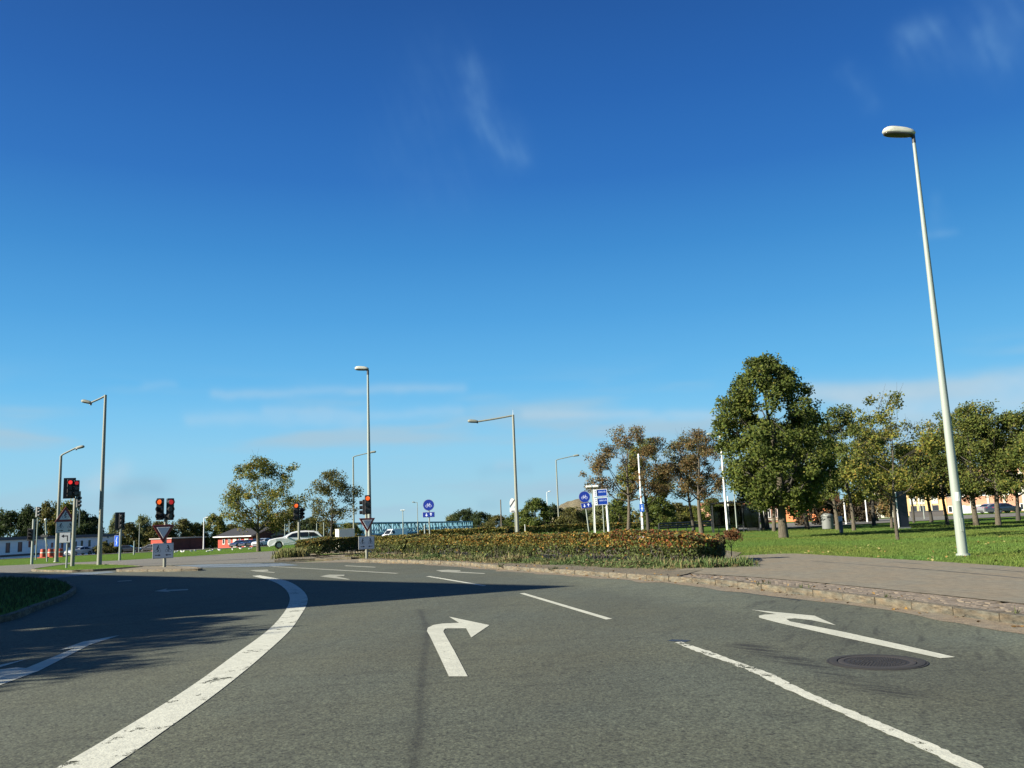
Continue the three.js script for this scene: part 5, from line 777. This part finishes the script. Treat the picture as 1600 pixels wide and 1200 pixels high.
// ------------------------------------------------------------------ vehicles
function carGeo(p, w, tumble) { // side profile [[x, y], ...], extruded to the width, narrowing above the belt
  const s = shapeOf(p.outline); const g = new THREE.ExtrudeGeometry(s, { depth: w - 0.12, bevelEnabled: true, bevelSize: 0.05, bevelThickness: 0.06, bevelSegments: 3, curveSegments: 10, steps: 1 }).translate(0, 0, -(w - 0.12) / 2);
  return tumble(g);
}
function vehicle(name, label, category, x, z, turn, spec, paint, group) {
  const t = thing(name, label, category, x, z, turn, group), { w, belt, roof, outline, wheels, wr, windows, screen, rear } = spec;
  const tumble = (g) => { const q = g.attributes.position; for (let i = 0; i < q.count; i++) { const y = q.getY(i), k = y > belt ? 1 - 0.20 * (y - belt) / (roof - belt) : 1 - 0.05 * Math.max(0, (0.45 - y) / 0.45); let zz = q.getZ(i) * k; const e = Math.abs(q.getX(i)) / spec.half; if (e > 0.72) zz *= 1 - 0.55 * (e - 0.72) ** 1.6; q.setZ(i, zz); } g.computeVertexNormals(); return g; };
  const body = part('body', carGeo(spec, w, tumble), paint, t);
  windows.forEach((poly) => { for (const s of [-1, 1]) { const g = new THREE.ExtrudeGeometry(shapeOf(poly), { depth: 0.006, bevelEnabled: false }); g.translate(0, 0, s > 0 ? w / 2 + 0.002 : -w / 2 - 0.008); const q = g.attributes.position; for (let i = 0; i < q.count; i++) { const y = q.getY(i), k = y > belt ? 0.20 * (y - belt) / (roof - belt) * w / 2 : 0; let zz = q.getZ(i) - s * k; const e = Math.abs(q.getX(i)) / spec.half; if (e > 0.72) zz *= 1 - 0.55 * (e - 0.72) ** 1.6; q.setZ(i, zz); } g.computeVertexNormals(); part('window', g, M.carGlass, t); } });
  for (const [nm, sc] of [['windscreen', screen], ['rear_window', rear]]) if (sc) { const [[x0, y0], [x1, y1]] = sc, l = Math.hypot(x1 - x0, y1 - y0), g = new THREE.BoxGeometry(l, 0.02, w * 0.76); g.rotateZ(Math.atan2(y1 - y0, x1 - x0)); part(nm, g.translate((x0 + x1) / 2 + (y1 - y0) / l * 0.046, (y0 + y1) / 2 - (x1 - x0) / l * 0.046, 0), M.carGlass, t); }
  for (const wx of wheels) for (const s of [-1, 1]) { const W = part('wheel', new THREE.TorusGeometry(wr * 0.8, wr * 0.22, 10, 28).scale(1, 1, 1.25), M.tyre, t); W.position.set(wx, wr, s * (w / 2 - 0.12)); part('rim', [disc(wr * 0.62, 0.06, 0, 0, 0), ...[0, 1, 2, 3, 4].map((k) => box(wr * 0.12, wr * 0.6, 0.03, 0, wr * 0.3, s * 0.06).rotateZ(k * 1.2566))], M.rim, W); }
  for (const s of [-1, 1]) { part('headlight', rbox(0.12, 0.14, 0.34, 0.04, spec.half - 0.10, spec.lampY, s * (w / 2 - 0.33)), M.lampGlass, t); part('tail_light', rbox(0.07, 0.16, 0.28, 0.02, -spec.half + 0.02, spec.lampY + 0.18, s * (w / 2 - 0.28)), mat(0.25, 0.01, 0.01, 0.3), t); part('mirror', rbox(0.12, 0.13, 0.2, 0.04, spec.mirrorX, belt + 0.06, s * (w / 2 + 0.06)), paint, t); }
  part('bumper', [rbox(0.1, 0.22, w * 0.62, 0.04, spec.half - 0.02, 0.42, 0), rbox(0.08, 0.2, w * 0.62, 0.04, -spec.half + 0.02, 0.42, 0)], M.dark, t);
  return t;
}
const arch = (cx, r, y0 = 0.25) => { const a = []; for (let i = 0; i <= 10; i++) { const q = Math.PI * (i / 10); a.push([cx - Math.cos(q) * r, Math.max(y0, 0.33 + Math.sin(q) * r)]); } return a; };
const estate = { w: 1.84, belt: 0.92, roof: 1.45, half: 2.36, wr: 0.33, wheels: [1.42, -1.33], lampY: 0.68, mirrorX: 0.72,
  outline: [[-2.3, 0.3], ...arch(-1.33, 0.38), ...arch(1.42, 0.38), [2.2, 0.25], [2.33, 0.4], [2.32, 0.62], [2.18, 0.78], [1.7, 0.88], [1.0, 0.97], [0.3, 1.34], [-0.15, 1.44], [-0.9, 1.45], [-1.6, 1.40], [-1.95, 1.3], [-2.24, 0.98], [-2.34, 0.9], [-2.33, 0.5]],
  windows: [[[0.78, 0.98], [0.28, 1.28], [-0.2, 1.36], [-0.25, 0.97]], [[-0.32, 0.97], [-0.28, 1.37], [-1.08, 1.37], [-1.12, 0.97]], [[-1.19, 0.97], [-1.16, 1.37], [-1.62, 1.32], [-2.02, 1.0]]], screen: [[1.0, 0.99], [0.32, 1.355]], rear: [[-1.97, 1.31], [-2.24, 1.0]] };
const saloon = { ...estate, roof: 1.44, half: 2.3, outline: [[-2.22, 0.3], ...arch(-1.33, 0.38), ...arch(1.42, 0.38), [2.18, 0.25], [2.27, 0.4], [2.26, 0.62], [2.1, 0.78], [1.7, 0.88], [1.0, 0.97], [0.3, 1.34], [-0.2, 1.43], [-0.8, 1.42], [-1.25, 1.3], [-1.7, 1.02], [-2.2, 0.98], [-2.28, 0.8], [-2.26, 0.5]],
  windows: [[[0.78, 0.98], [0.28, 1.28], [-0.2, 1.36], [-0.25, 0.97]], [[-0.32, 0.97], [-0.28, 1.36], [-0.9, 1.32], [-1.4, 0.98]]], rear: [[-1.27, 1.3], [-1.68, 1.04]] };
const vanSpec = { w: 1.95, belt: 1.25, roof: 2.05, half: 2.5, wr: 0.34, wheels: [1.65, -1.5], lampY: 0.8, mirrorX: 1.55,
  outline: [[-2.45, 0.3], ...arch(-1.5, 0.4), ...arch(1.65, 0.4), [2.38, 0.25], [2.47, 0.45], [2.45, 0.8], [2.3, 1.02], [1.95, 1.14], [1.35, 1.85], [1.05, 2.02], [-2.2, 2.05], [-2.42, 1.95], [-2.47, 0.6]],
  windows: [[[1.72, 1.22], [1.3, 1.75], [0.75, 1.78], [0.75, 1.22]]], screen: [[1.97, 1.15], [1.38, 1.83]], rear: null };
const carPaint = (r, g, b) => new THREE.MeshPhysicalMaterial({ color: col(r, g, b), roughness: 0.35, clearcoat: 1, clearcoatRoughness: 0.06 });
const CARS = 'vehicles beyond the junction';
// a vehicle's front is its +x end
vehicle('estate_car', 'white estate car driving left past the roadside tree', 'car', -19.94, -78, Math.PI + 0.3, estate, carPaint(0.84, 0.85, 0.86), CARS);
vehicle('white_van', 'white van driving left before the blue bridge', 'van', -23.7, -168, Math.PI + 0.85, vanSpec, carPaint(0.72, 0.74, 0.76), CARS);
vehicle('silver_car', 'silver car parked before the white building', 'car', -74.46, -148, -2.0, saloon, carPaint(0.42, 0.44, 0.46), CARS);
vehicle('parked_car', 'dark blue parked car left of the roadside tree trunk, by the barn', 'car', -55.67, -180, -1.9, saloon, carPaint(0.02, 0.025, 0.05), CARS);
vehicle('parked_car', 'black parked car right against the roadside tree trunk', 'car', -51.68, -172, -1.75, saloon, carPaint(0.015, 0.015, 0.018), CARS);
vehicle('parked_car', 'blue parked car before the white barn doors', 'car', -58.8, -184, -1.9, saloon, carPaint(0.02, 0.03, 0.07), CARS);
vehicle('parked_car', 'white parked car behind the nose of the estate car', 'car', -48.24, -165, -2.0, saloon, carPaint(0.6, 0.62, 0.64), CARS);
vehicle('parked_car', 'dark parked car left of the low red shed', 'car', -73.66, -175, 3.0, saloon, carPaint(0.03, 0.032, 0.04), CARS);
vehicle('parked_car', 'dark grey parked car by the right end of the white building', 'car', -76.05, -170, 0.2, saloon, carPaint(0.025, 0.025, 0.03), CARS);
vehicle('parked_car', 'dark blue car parked before the brick flats', 'car', 71.51, -128, 0.2, saloon, carPaint(0.02, 0.028, 0.05), CARS);
vehicle('parked_car', 'grey car parked behind a trunk before the brick flats', 'car', 71.11, -130, 0.2, saloon, carPaint(0.2, 0.2, 0.22), CARS);
for (const [x, z, l] of [[-54.45, -100, 'orange and white road barrel at the left of its row'], [-54.68, -102, 'orange road barrel left of the shorter lamp'], [-57.34, -108, 'orange road barrel half behind the shorter lamp'], [-54.61, -104, 'low orange and white road cone right of the lamp']]) {
  const t = thing('road_barrel', l, 'road barrel', x, z, 0, 'orange road barrels before the white building'), o = mat(0.42, 0.06, 0.02, 0.6);
  part('body', cyl(0.3, 0.36, 1.0, 0, 0.5, 0, 14), o, t); part('band', cyl(0.335, 0.345, 0.12, 0, 0.6, 0, 14), M.cream, t); part('base', box(0.95, 0.1, 0.8, 0, 0.05, 0), o, t);
}
{ // white gulls on the far grass
  const r = rngOf(55), pts = [[-30.46, -77.67], [-30.15, -78.21], [-30.74, -80.25], [-28.93, -77.25], [-29.06, -78.52], [-25.58, -71.97], [-26.37, -75.12], [-26.5, -77.41], [-25.54, -77.98], [-26.54, -83.44], [-23.56, -76.75]];
  let src; pts.forEach(([x, z], i) => {
    const where = ['leftmost of the white birds on the far grass', 'second white bird, left half of a close pair', 'third white bird, right half of a close pair', 'fourth white bird from the left on the grass', 'fifth white bird from the left on the grass', 'sixth white bird, below the left end of the barn', 'seventh white bird, below the barn windows', 'eighth white bird, below the barn door', 'ninth white bird, left of the last two', 'white bird on the grass, second from the tree trunk', 'white bird nearest the roadside tree trunk'][i];
    if (src) { const c = copyOf(src, 'white_bird', where, x, z, r() * 6); c.scale.setScalar(0.7); return c; }
    src = thing('white_bird', where, 'bird', x, z, 0.6, 'white birds resting on the far grass'); src.scale.setScalar(0.7);
    const b = new THREE.SphereGeometry(1, 14, 10), p = b.attributes.position; for (let k = 0; k < p.count; k++) { const u = p.getX(k), s = u < 0 ? 1 - 0.55 * u * u : 1; p.setXYZ(k, u * 0.2 - (u < -0.6 ? 0.05 : 0), p.getY(k) * 0.09 * s + 0.17 + 0.04 * u, p.getZ(k) * 0.085 * s); } b.computeVertexNormals();
    part('body', [b, new THREE.SphereGeometry(0.055, 12, 8).translate(0.2, 0.29, 0), rod(V(0.15, 0.2, 0), V(0.2, 0.28, 0), 0.05, 0.04, 8)], mat(0.75, 0.75, 0.72, 0.8), src);
    part('beak', rod(V(0.24, 0.285, 0), V(0.31, 0.27, 0), 0.016, 0.004, 6), mat(0.5, 0.3, 0.05, 0.5), src); part('wing', new THREE.SphereGeometry(1, 10, 8).scale(0.17, 0.06, 0.095).translate(-0.06, 0.2, 0), mat(0.45, 0.47, 0.5, 0.8), src);
    for (const s of [-1, 1]) part('leg', rod(V(0.0, 0, s * 0.035), V(0.0, 0.12, s * 0.03), 0.008, 0.008, 5), mat(0.4, 0.25, 0.08, 0.6), src);
  });
}

// ------------------------------------------------------------------ buildings
function facade(name, label, A, B, y0, h, wallM, depth, group) { // a wall from A to B (plan points, left to right as seen); returns helpers in its own frame
  const dx = B[0] - A[0], dz = B[1] - A[1], L = Math.hypot(dx, dz), t = thing(name, label, 'building', A[0], A[1], Math.atan2(-dz, dx), group); t.position.y = y0;
  part('wall', box(L, h + 1.5, depth, L / 2, h / 2 - 0.75, -depth / 2), wallM, t);
  const win = (x, y, w, hh, m = M.windowDark, frame = M.white, mull = 0) => { const f = part('window', [box(w, 0.09, 0.1, x, y + hh / 2, 0.02), box(w, 0.11, 0.14, x, y - hh / 2, 0.035), box(0.09, hh - 0.1, 0.1, x - w / 2 + 0.045, y, 0.02), box(0.09, hh - 0.1, 0.1, x + w / 2 - 0.045, y, 0.02), ...(mull ? [box(0.07, hh - 0.1, 0.09, x, y, 0.02)] : [])], frame, t); part('pane', box(w - 0.1, hh - 0.1, 0.02, x, y, 0.012), m, f); return f; };
  return { t, L, win };
}
M.whiteWall = mapMat(grainTex(0.78, 0.79, 0.80, 0.12, 10, 256, 170), 0.5, 0.9, 0.004);
M.redWood = mapMat(grainTex(0.36, 0.055, 0.035, 0.25, 16, 256, 174), 0.7, 0.85, 0.004); M.redDark = mapMat(grainTex(0.13, 0.032, 0.026, 0.3, 16, 256, 176), 0.7, 0.85, 0.004);
M.orangeWall = mapMat(grainTex(0.58, 0.20, 0.085, 0.15, 30, 256, 178), 0.5, 0.9, 0.004); M.pinkBrick = mapMat(grainTex(0.46, 0.24, 0.155, 0.22, 60, 256, 180), 0.5, 0.9, 0.006); M.yellowBrick = mapMat(grainTex(0.58, 0.40, 0.19, 0.18, 60, 256, 182), 0.5, 0.9, 0.006); M.roofDark = mapMat(grainTex(0.022, 0.022, 0.026, 0.3, 20, 256, 184), 0.6, 0.9, 0.01); M.fascia = mat(0.04, 0.05, 0.07, 0.6);
{ // long low white building at the left
  const { t, L, win } = facade('white_building', 'long low white flat-roofed building at the left', [-88.1, -138], [-86.56, -190], -1.01, 2.75, M.whiteWall, 12);
  part('roof', box(L + 0.8, 0.55, 12.8, L / 2, 2.95, -6), M.fascia, t); part('plinth', box(L, 0.35, 0.04, L / 2, 0.02, 0.03), M.dark, t);
  for (const [a, w, y, h, mm] of [[0.090, 1.0, 1.35, 1.5, 0], [0.226, 1.1, 1.4, 1.6, 0], [0.293, 1.15, 1.45, 1.6, 0], [0.485, 1.0, 1.45, 1.0, 1], [0.551, 1.05, 1.4, 1.3, 1], [0.597, 0.9, 1.4, 1.3, 1], [0.646, 0.8, 1.4, 1.2, 1], [0.687, 1.1, 1.5, 1.2, 1], [0.743, 1.1, 1.45, 1.4, 1], [0.877, 0.9, 1.4, 1.2, 1]]) win(a * L, y, w, h, M.windowDark, mm ? M.whiteWall : M.fascia);
  { const x = 0.354 * L, g = part('wall_sign', [box(1.1, 1.1, 0.06, x - 0.1, 1.85, 0.05), plate([[0.5, -0.45], [1.4, -0.2], [1.75, 0.2], [1.45, 0.6], [0.5, 0.45]], 0.06).translate(x, 1.9, 0.02)], mat(0.36, 0.06, 0.03, 0.6), t, 'reddish sign shaped like a pointed tag'); part('sign_strip', box(0.5, 0.9, 0.02, x - 0.25, 1.85, 0.09), M.dark, g); }
  part('lamp', new THREE.SphereGeometry(0.22, 10, 8).scale(1.3, 0.8, 0.8).translate(0.887 * L, 2.5, 0.25), M.white, t);
  { const x = 0.951 * L; part('wall_board', box(1.0, 1.2, 0.05, x, 1.5, 0.04), M.fascia, t); }
}
{ // red barn
  const C = [-57.8, -190], t = thing('red_barn', 'red wooden barn with a dark gable, right of the low shed', 'building', C[0], C[1]); t.position.y = -1.75;
  const u = [-10, -7], v = [5.5, -7.9], e = 2.45, rz = 4.0, q = (a, b, y) => V(u[0] * a + v[0] * b, y, u[1] * a + v[1] * b);
  const quad = (...p) => { const g = new THREE.BufferGeometry(); g.setAttribute('position', new THREE.Float32BufferAttribute(p.flatMap((k) => [k.x, k.y, k.z]), 3)); const I = []; for (let i = 2; i < p.length; i++) I.push(0, i - 1, i); g.setIndex(I); const n = g.toNonIndexed(); n.computeVertexNormals(); return n; };
  const solid = (a, b, y0, y1) => { const f = [q(a[0], b[0], y0), q(a[1], b[0], y0), q(a[1], b[1], y0), q(a[0], b[1], y0)], tp = f.map((k) => k.clone().setY(y1)); return norm([quad(...f), quad(...tp), ...[0, 1, 2, 3].map((i) => quad(f[i], f[(i + 1) % 4], tp[(i + 1) % 4], tp[i]))]); };
  part('wall', solid([0, 0.999], [0, 1], -1.2, e), M.redWood, t);
  part('gable', norm([quad(q(0, 0, e), q(0, 1, e), q(0, 0.5, rz - 0.1)), quad(q(1, 0, e), q(1, 1, e), q(1, 0.5, rz - 0.1)), quad(q(-0.004, 0.0, -1), q(-0.004, 1, -1), q(-0.004, 1, e + 0.05), q(-0.004, 0.5, rz - 0.12), q(-0.004, 0, e + 0.05))]), M.redDark, t);
  const slope = (b0, b1, y0, y1) => { const p = [q(-0.05, b0, y0), q(1.05, b0, y0), q(1.05, b1, y1), q(-0.05, b1, y1)], w = p.map((k) => k.clone().setY(k.y + 0.18)); return norm([quad(...p), quad(...w), ...[0, 1, 2, 3].map((i) => quad(p[i], p[(i + 1) % 4], w[(i + 1) % 4], w[i]))]); };
  part('roof', norm([slope(-0.08, 0.5, e - 0.15, rz), slope(1.08, 0.5, e - 0.15, rz)]), M.roofDark, t);
  part('barge_board', norm([rod(q(-0.055, -0.09, e - 0.2), q(-0.055, 0.5, rz + 0.1), 0.12, 0.12, 4), rod(q(-0.055, 1.09, e - 0.2), q(-0.055, 0.5, rz + 0.1), 0.12, 0.12, 4)]), mat(0.3, 0.2, 0.18, 0.7), t);
  part('gutter', rod(q(-0.05, -0.09, e - 0.12), q(1.05, -0.09, e - 0.12), 0.13, 0.13, 6), M.white, t);
  for (const [a, w, hh, y, mm] of [[0.82, 0.07, 1.2, 1.3, 0], [0.66, 0.06, 1.2, 1.3, 0], [0.5, 0.10, 1.9, 0.95, 1], [0.36, 0.05, 1.2, 1.4, 0], [0.17, 0.11, 1.9, 1.0, 1]]) { const c = q(a, -0.008, y), f = part(mm ? 'door' : 'window', new THREE.BoxGeometry(w * 12.2, hh, 0.1).rotateY(Math.atan2(-u[1], u[0])).translate(c.x, c.y, c.z), mm ? M.cream : M.white, t); if (!mm) { const d = q(a, -0.016, y); part('pane', new THREE.BoxGeometry(w * 12.2 - 0.3, hh - 0.3, 0.08).rotateY(Math.atan2(-u[1], u[0])).translate(d.x, d.y, d.z), M.windowDark, f); } }
  { const pr = (a0, a1) => [q(a0, 0.42, 2.2), q(a0, 0.85, 2.2), q(a0, 0.63, 3.0)]; part('porch', norm([quad(...pr(-0.12)), ...[0.42, 0.85].map((b) => rod(q(-0.12, b, -1), q(-0.12, b, 2.2), 0.12)), rod(q(-0.12, 0.38, 2.15), q(-0.12, 0.63, 3.1), 0.11, 0.11, 4), rod(q(-0.12, 0.89, 2.15), q(-0.12, 0.63, 3.1), 0.11, 0.11, 4)]), mat(0.2, 0.15, 0.15, 0.8), t); }
  part('porch_door', (() => { const c = q(-0.012, 0.63, 0.9); return new THREE.BoxGeometry(1.6, 2.2, 0.08).rotateY(Math.atan2(-v[1], v[0])).translate(c.x, c.y, c.z); })(), M.windowDark, t);
}
{ // low red shed
  const { t, L } = facade('red_shed', 'low dark red shed with a pale roof edge', [-71.53, -180], [-67.54, -188], -1.41, 2.1, M.redDark, 6);
  part('roof', box(L + 0.6, 0.22, 6.6, L / 2, 2.2, -3), mat(0.35, 0.3, 0.28, 0.8), t); part('end_board', box(0.1, 2.0, 6, -0.05, 1, -3), M.redWood, t); part('door', box(1.4, 1.8, 0.08, L * 0.62, 0.9, 0.03), M.redDark, t);
}
{ // orange building
  const { t, L, win } = facade('orange_building', 'bright orange building behind the tallest lawn tree', [45.56, -150], [52.72, -146], -0.04, 4.3, M.orangeWall, 10);
  part('roof', box(L + 0.4, 0.2, 10.4, L / 2, 4.4, -5), M.roofDark, t);
  win(0.352 * L, 2.55, 2.2, 0.85, mat(0.22, 0.27, 0.3, 0.2), M.grey, 1);
  const ex = 0.203 * L; part('emblem', norm([new THREE.TorusGeometry(0.26, 0.07, 8, 20).translate(ex, 1.75, 0.05), new THREE.TorusGeometry(0.2, 0.06, 8, 20).translate(ex - 0.05, 1.2, 0.05), box(0.1, 1.5, 0.05, ex + 0.18, 1.5, 0.04)]), M.grey, t, 'grey looped emblem on the wall');
  win(0.723 * L, 2.4, 1.4, 1.2);
}
{
  const { t, L, win } = facade('brick_house', 'pinkish brick house with white windows behind the bus shelter', [33.9, -152], [46.06, -152], 0.06, 3.0, M.pinkBrick, 9);
  part('roof', box(L + 0.5, 0.5, 9.5, L / 2, 3.2, -4.5), mat(0.30, 0.10, 0.06, 0.8), t);
  for (const px of [0.05, 0.15, 0.26, 0.38, 0.52, 0.62, 0.72, 0.82, 0.92]) { win(px * L, 1.2, 0.85, 1.5, M.windowDark, M.white, 1); } part('plinth', box(L, 0.3, 0.05, L / 2, 0.1, 0.03), M.cream, t);
}
{ // white house
  const { t, L, win } = facade('white_house', 'white gabled house left of the yellow flats', [57.33, -140], [60.67, -138], -0.06, 3.6, M.cream, 8);
  part('roof', plate([[-0.3, 3.55], [L + 0.3, 3.55], [L / 2, 6.0]], 8.3).translate(0, 0, -8.15), mat(0.5, 0.46, 0.4, 0.8), t); win(L * 0.25, 1.3, 0.7, 0.9); win(L * 0.72, 2.4, 0.8, 1.0); part('door', box(0.9, 2.0, 0.06, L * 0.5, 1.0, 0.02), M.dark, t);
}
{ // yellow flats
  const { t, L, win } = facade('yellow_flats', 'yellow brick flats with pale window bays behind the lawn', [73.4, -165], [79.54, -161], -0.27, 8.2, M.yellowBrick, 11);
  part('roof', box(L + 0.6, 0.35, 11.6, L / 2, 8.35, -5.5), M.roofDark, t); part('end_wall', box(0.5, 8.0, 0.12, 0.3, 4, 0.05), M.cream, t);
  for (const px of [0.228, 0.424, 0.736]) for (const y of [0.8, 3.2, 5.8]) { win(px * L, y + 0.35, 1.05, 1.25, y < 1 ? M.windowDark : mat(0.16, 0.18, 0.2, 0.15), y < 1 ? M.fascia : M.white, 0); if (y > 1) part('balcony_panel', box(1.15, 0.75, 0.1, px * L, y - 0.75, 0.06), M.cream, t); }
  for (const px of [0.38, 0.66]) part('drain_pipe', cyl(0.06, 0.06, 8, px * L, 4, 0.09, 8), M.cream, t);
}
{ // brick flats
  const { t, L, win } = facade('brick_flats', 'long pink brick flats with white framed windows at the right', [79.11, -160], [96.05, -150], -0.31, 8.2, M.pinkBrick, 11);
  part('roof', box(L + 0.6, 0.35, 11.6, L / 2, 8.35, -5.5), M.roofDark, t);
  for (const y of [1.0, 3.75, 6.4]) for (const [px, w, k] of [[0.024, 0.75, 0], [0.136, 0.7, 0], [0.262, 0.9, 1], [0.301, 0.9, 1], [0.375, 1.1, 0], [0.490, 0.95, 0], [0.612, 1.0, 0], [0.721, 1.0, 1], [0.857, 1.0, 0]]) win(px * L, y, w, y < 2 ? 1.1 : 1.0, M.windowDark, M.white, 0);
  for (const px of [0.20, 0.34, 0.47, 0.62, 0.78]) part('white_pilaster', box(0.35, 8.0, 0.14, px * L, 4, 0.06), M.cream, t);
  for (const px of [0.14, 0.255, 0.29, 0.39]) { part('garage_door', box(2.0, 1.6, 0.1, px * L, 0.7, 0.05), mat(0.5, 0.55, 0.52, 0.6), t); }
}
{ const t = thing('garden_wall', 'low grey wall along the street before the yellow flats', 'wall', 54.06, -120), L = 4.6; part('wall', box(L, 0.9, 0.3, L / 2, 0.3, 0), mat(0.16, 0.14, 0.13, 0.9), t); part('coping', box(L + 0.1, 0.08, 0.4, L / 2, 0.79, 0), M.grey, t); }
structure('far_street', sheet([19.51, -78, 24.66, -78, 39.46, -88, 58.63, -96, 79.99, -125, 52.99, -118, 28.09, -112].reduce((a, v, i, s) => (i % 2 ? a : [...a, [s[i], s[i + 1]]]), []), 0.02, 6), M.paleRoad, 'grey street beyond the lawn');
structure('car_park', sheet([-75.31, -118, -67.11, -122, -57.26, -128, -37.59, -135, -48.73, -175, -80.54, -180, -87.46, -137].reduce((a, v, i, s) => (i % 2 ? a : [...a, [s[i], s[i + 1]]]), []), 0.02, 5), M.paleRoad, 'paved yard before the white building and the barn');
{ // blue lattice bridge
  const A = [-45.57, -235], B = [-22.33, -430], ya = -0.72, yb = -1.14, t = thing('lattice_bridge', 'long light blue steel lattice bridge on the horizon', 'bridge', A[0], A[1]); t.position.y = 0;
  const H = 2.69 - ya, dx = B[0] - A[0], dz = B[1] - A[1], L = Math.hypot(dx, dz), n = 34, blue = mat(0.13, 0.29, 0.37, 0.5), side = V(dz / L, 0, -dx / L), W = 4, at = (k, y, s) => V(dx * k, lerp(ya, yb, k) + y, dz * k).addScaledVector(side, s * W);
  for (const s of [0, 1]) {
    part('top_chord', rod(at(0, H, s), at(1, H, s), 0.3, 0.3, 4), mat(0.05, 0.16, 0.2, 0.5), t); part('bottom_chord', rod(at(0, 0, s), at(1, 0, s), 0.35, 0.35, 4), blue, t);
    for (let i = 0; i <= n; i++) part('upright', rod(at(i / n, 0, s), at(i / n, H, s), 0.24, 0.24, 4), blue, t);
    for (let i = 0; i < n; i++) part('diagonal', rod(at(i / n, i % 2 ? H : 0, s), at((i + 1) / n, i % 2 ? 0 : H, s), 0.2, 0.2, 4), blue, t);
  }
  const X = []; for (let i = 0; i <= n; i += 2) X.push(rod(at(i / n, H, 0), at(i / n, H, 1), 0.12, 0.12, 4)); part('cross_beams', X, blue, t);
  part('deck', (() => { const g = new THREE.BoxGeometry(L, 0.5, W); g.rotateY(Math.atan2(-dz, dx)); const c = at(0.5, -0.2, 0.5); return g.translate(c.x, c.y, c.z); })(), M.grey, t);
  for (let i = 0; i <= 6; i++) { const a = at(i / 6, -0.3, 0.5), gx = A[0] + a.x, gz = A[1] + a.z; part('pier', box(1.2, Math.max(0.5, a.y - ground(gx, gz) + 1), 3, a.x, (a.y + ground(gx, gz) - 1) / 2, a.z, Math.atan2(-dz, dx)), M.grey, t); }
}
{ // bare tan hill far behind the signs
  const [x, z] = [36.79, -520], g = new THREE.SphereGeometry(1, 48, 20, 0, 6.3, 0, 1.57), p = g.attributes.position;
  for (let i = 0; i < p.count; i++) { const u = p.getX(i), v = p.getY(i), w = p.getZ(i), n = 0.85 + 0.3 * fbm(u * 2 + 5, w * 2 + v * 2, 9, 3); p.setXYZ(i, u * 19 * n, v * 18 * n, w * 17 * n); } g.computeVertexNormals();
  const hill = structure('hill', g.translate(x, ground(x, z) - 0.5, z), mapMat(grainTex(0.17, 0.145, 0.09, 0.35, 12, 256, 190), 3, 1, 0.3), 'bare tan mound rising behind the signs');
}
{ // grey roof seen between the sign posts
  const { t, L } = facade('grey_roofed_house', 'low house with a grey roof seen behind the direction sign', [14.23, -160], [17.76, -160], -0.52, 1.4, M.dark, 6);
  part('roof', plate([[-0.3, 1.4], [L + 0.3, 1.4], [L - 0.6, 3.0], [0.8, 3.0]], 6.2).translate(0, 0, -6.1), mat(0.3, 0.3, 0.3, 0.8), t); part('door', box(0.8, 1.2, 0.06, L * 0.7, 0.6, 0.03), M.fascia, t);
}
// ------------------------------------------------------------------ the gabled house outside the frame, whose shadow lies across the road
{
  const s = [SUN_DIR.x, SUN_DIR.z], k = 1 / Math.tan(SUN_EL), tip = [1.23, -20], hr = 10, n = Math.hypot(...s), ap = [tip[0] + s[0] / n * k * hr, tip[1] + s[1] / n * k * hr];
  const t = thing('gabled_house', 'brick gabled house outside the left edge that shades the road', 'house', ap[0], ap[1]); t.rotation.y = Math.atan2(0.65, -0.76) ;
  const Lh = 40, w = 2.2, e = 4.5; // local +x runs along the ridge away from the road
  part('wall', [box(Lh - 0.6, e, w * 2, Lh / 2 + 0.3, e / 2, 0), plate([[-w, e], [w, e], [0, hr - 0.2]], 0.3).rotateY(Math.PI / 2).translate(0.02, 0, 0)], M.pinkBrick, t);
  const pitch = Math.atan2(hr - e, w), sl = Math.hypot(hr - e, w) + 0.15;
  for (const q of [-1, 1]) part('roof', box(Lh, 0.16, sl).translate(Lh / 2, 0, 0).rotateX(q * pitch).translate(0, (hr + e) / 2 - 0.1, q * w / 2), M.roofDark, t);
  for (let i = 0; i < 8; i++) { const f = part('window', box(1.3, 1.5, 0.1, 3 + i * 4.6, 2.2, -w - 0.03), M.white, t); part('pane', box(1.1, 1.3, 0.05, 3 + i * 4.6, 2.2, -w - 0.07), M.windowDark, f); }
}
scene.traverse((o) => { if (o.isMesh) { o.castShadow = true; o.receiveShadow = true; } });
renderer.render(scene, camera);
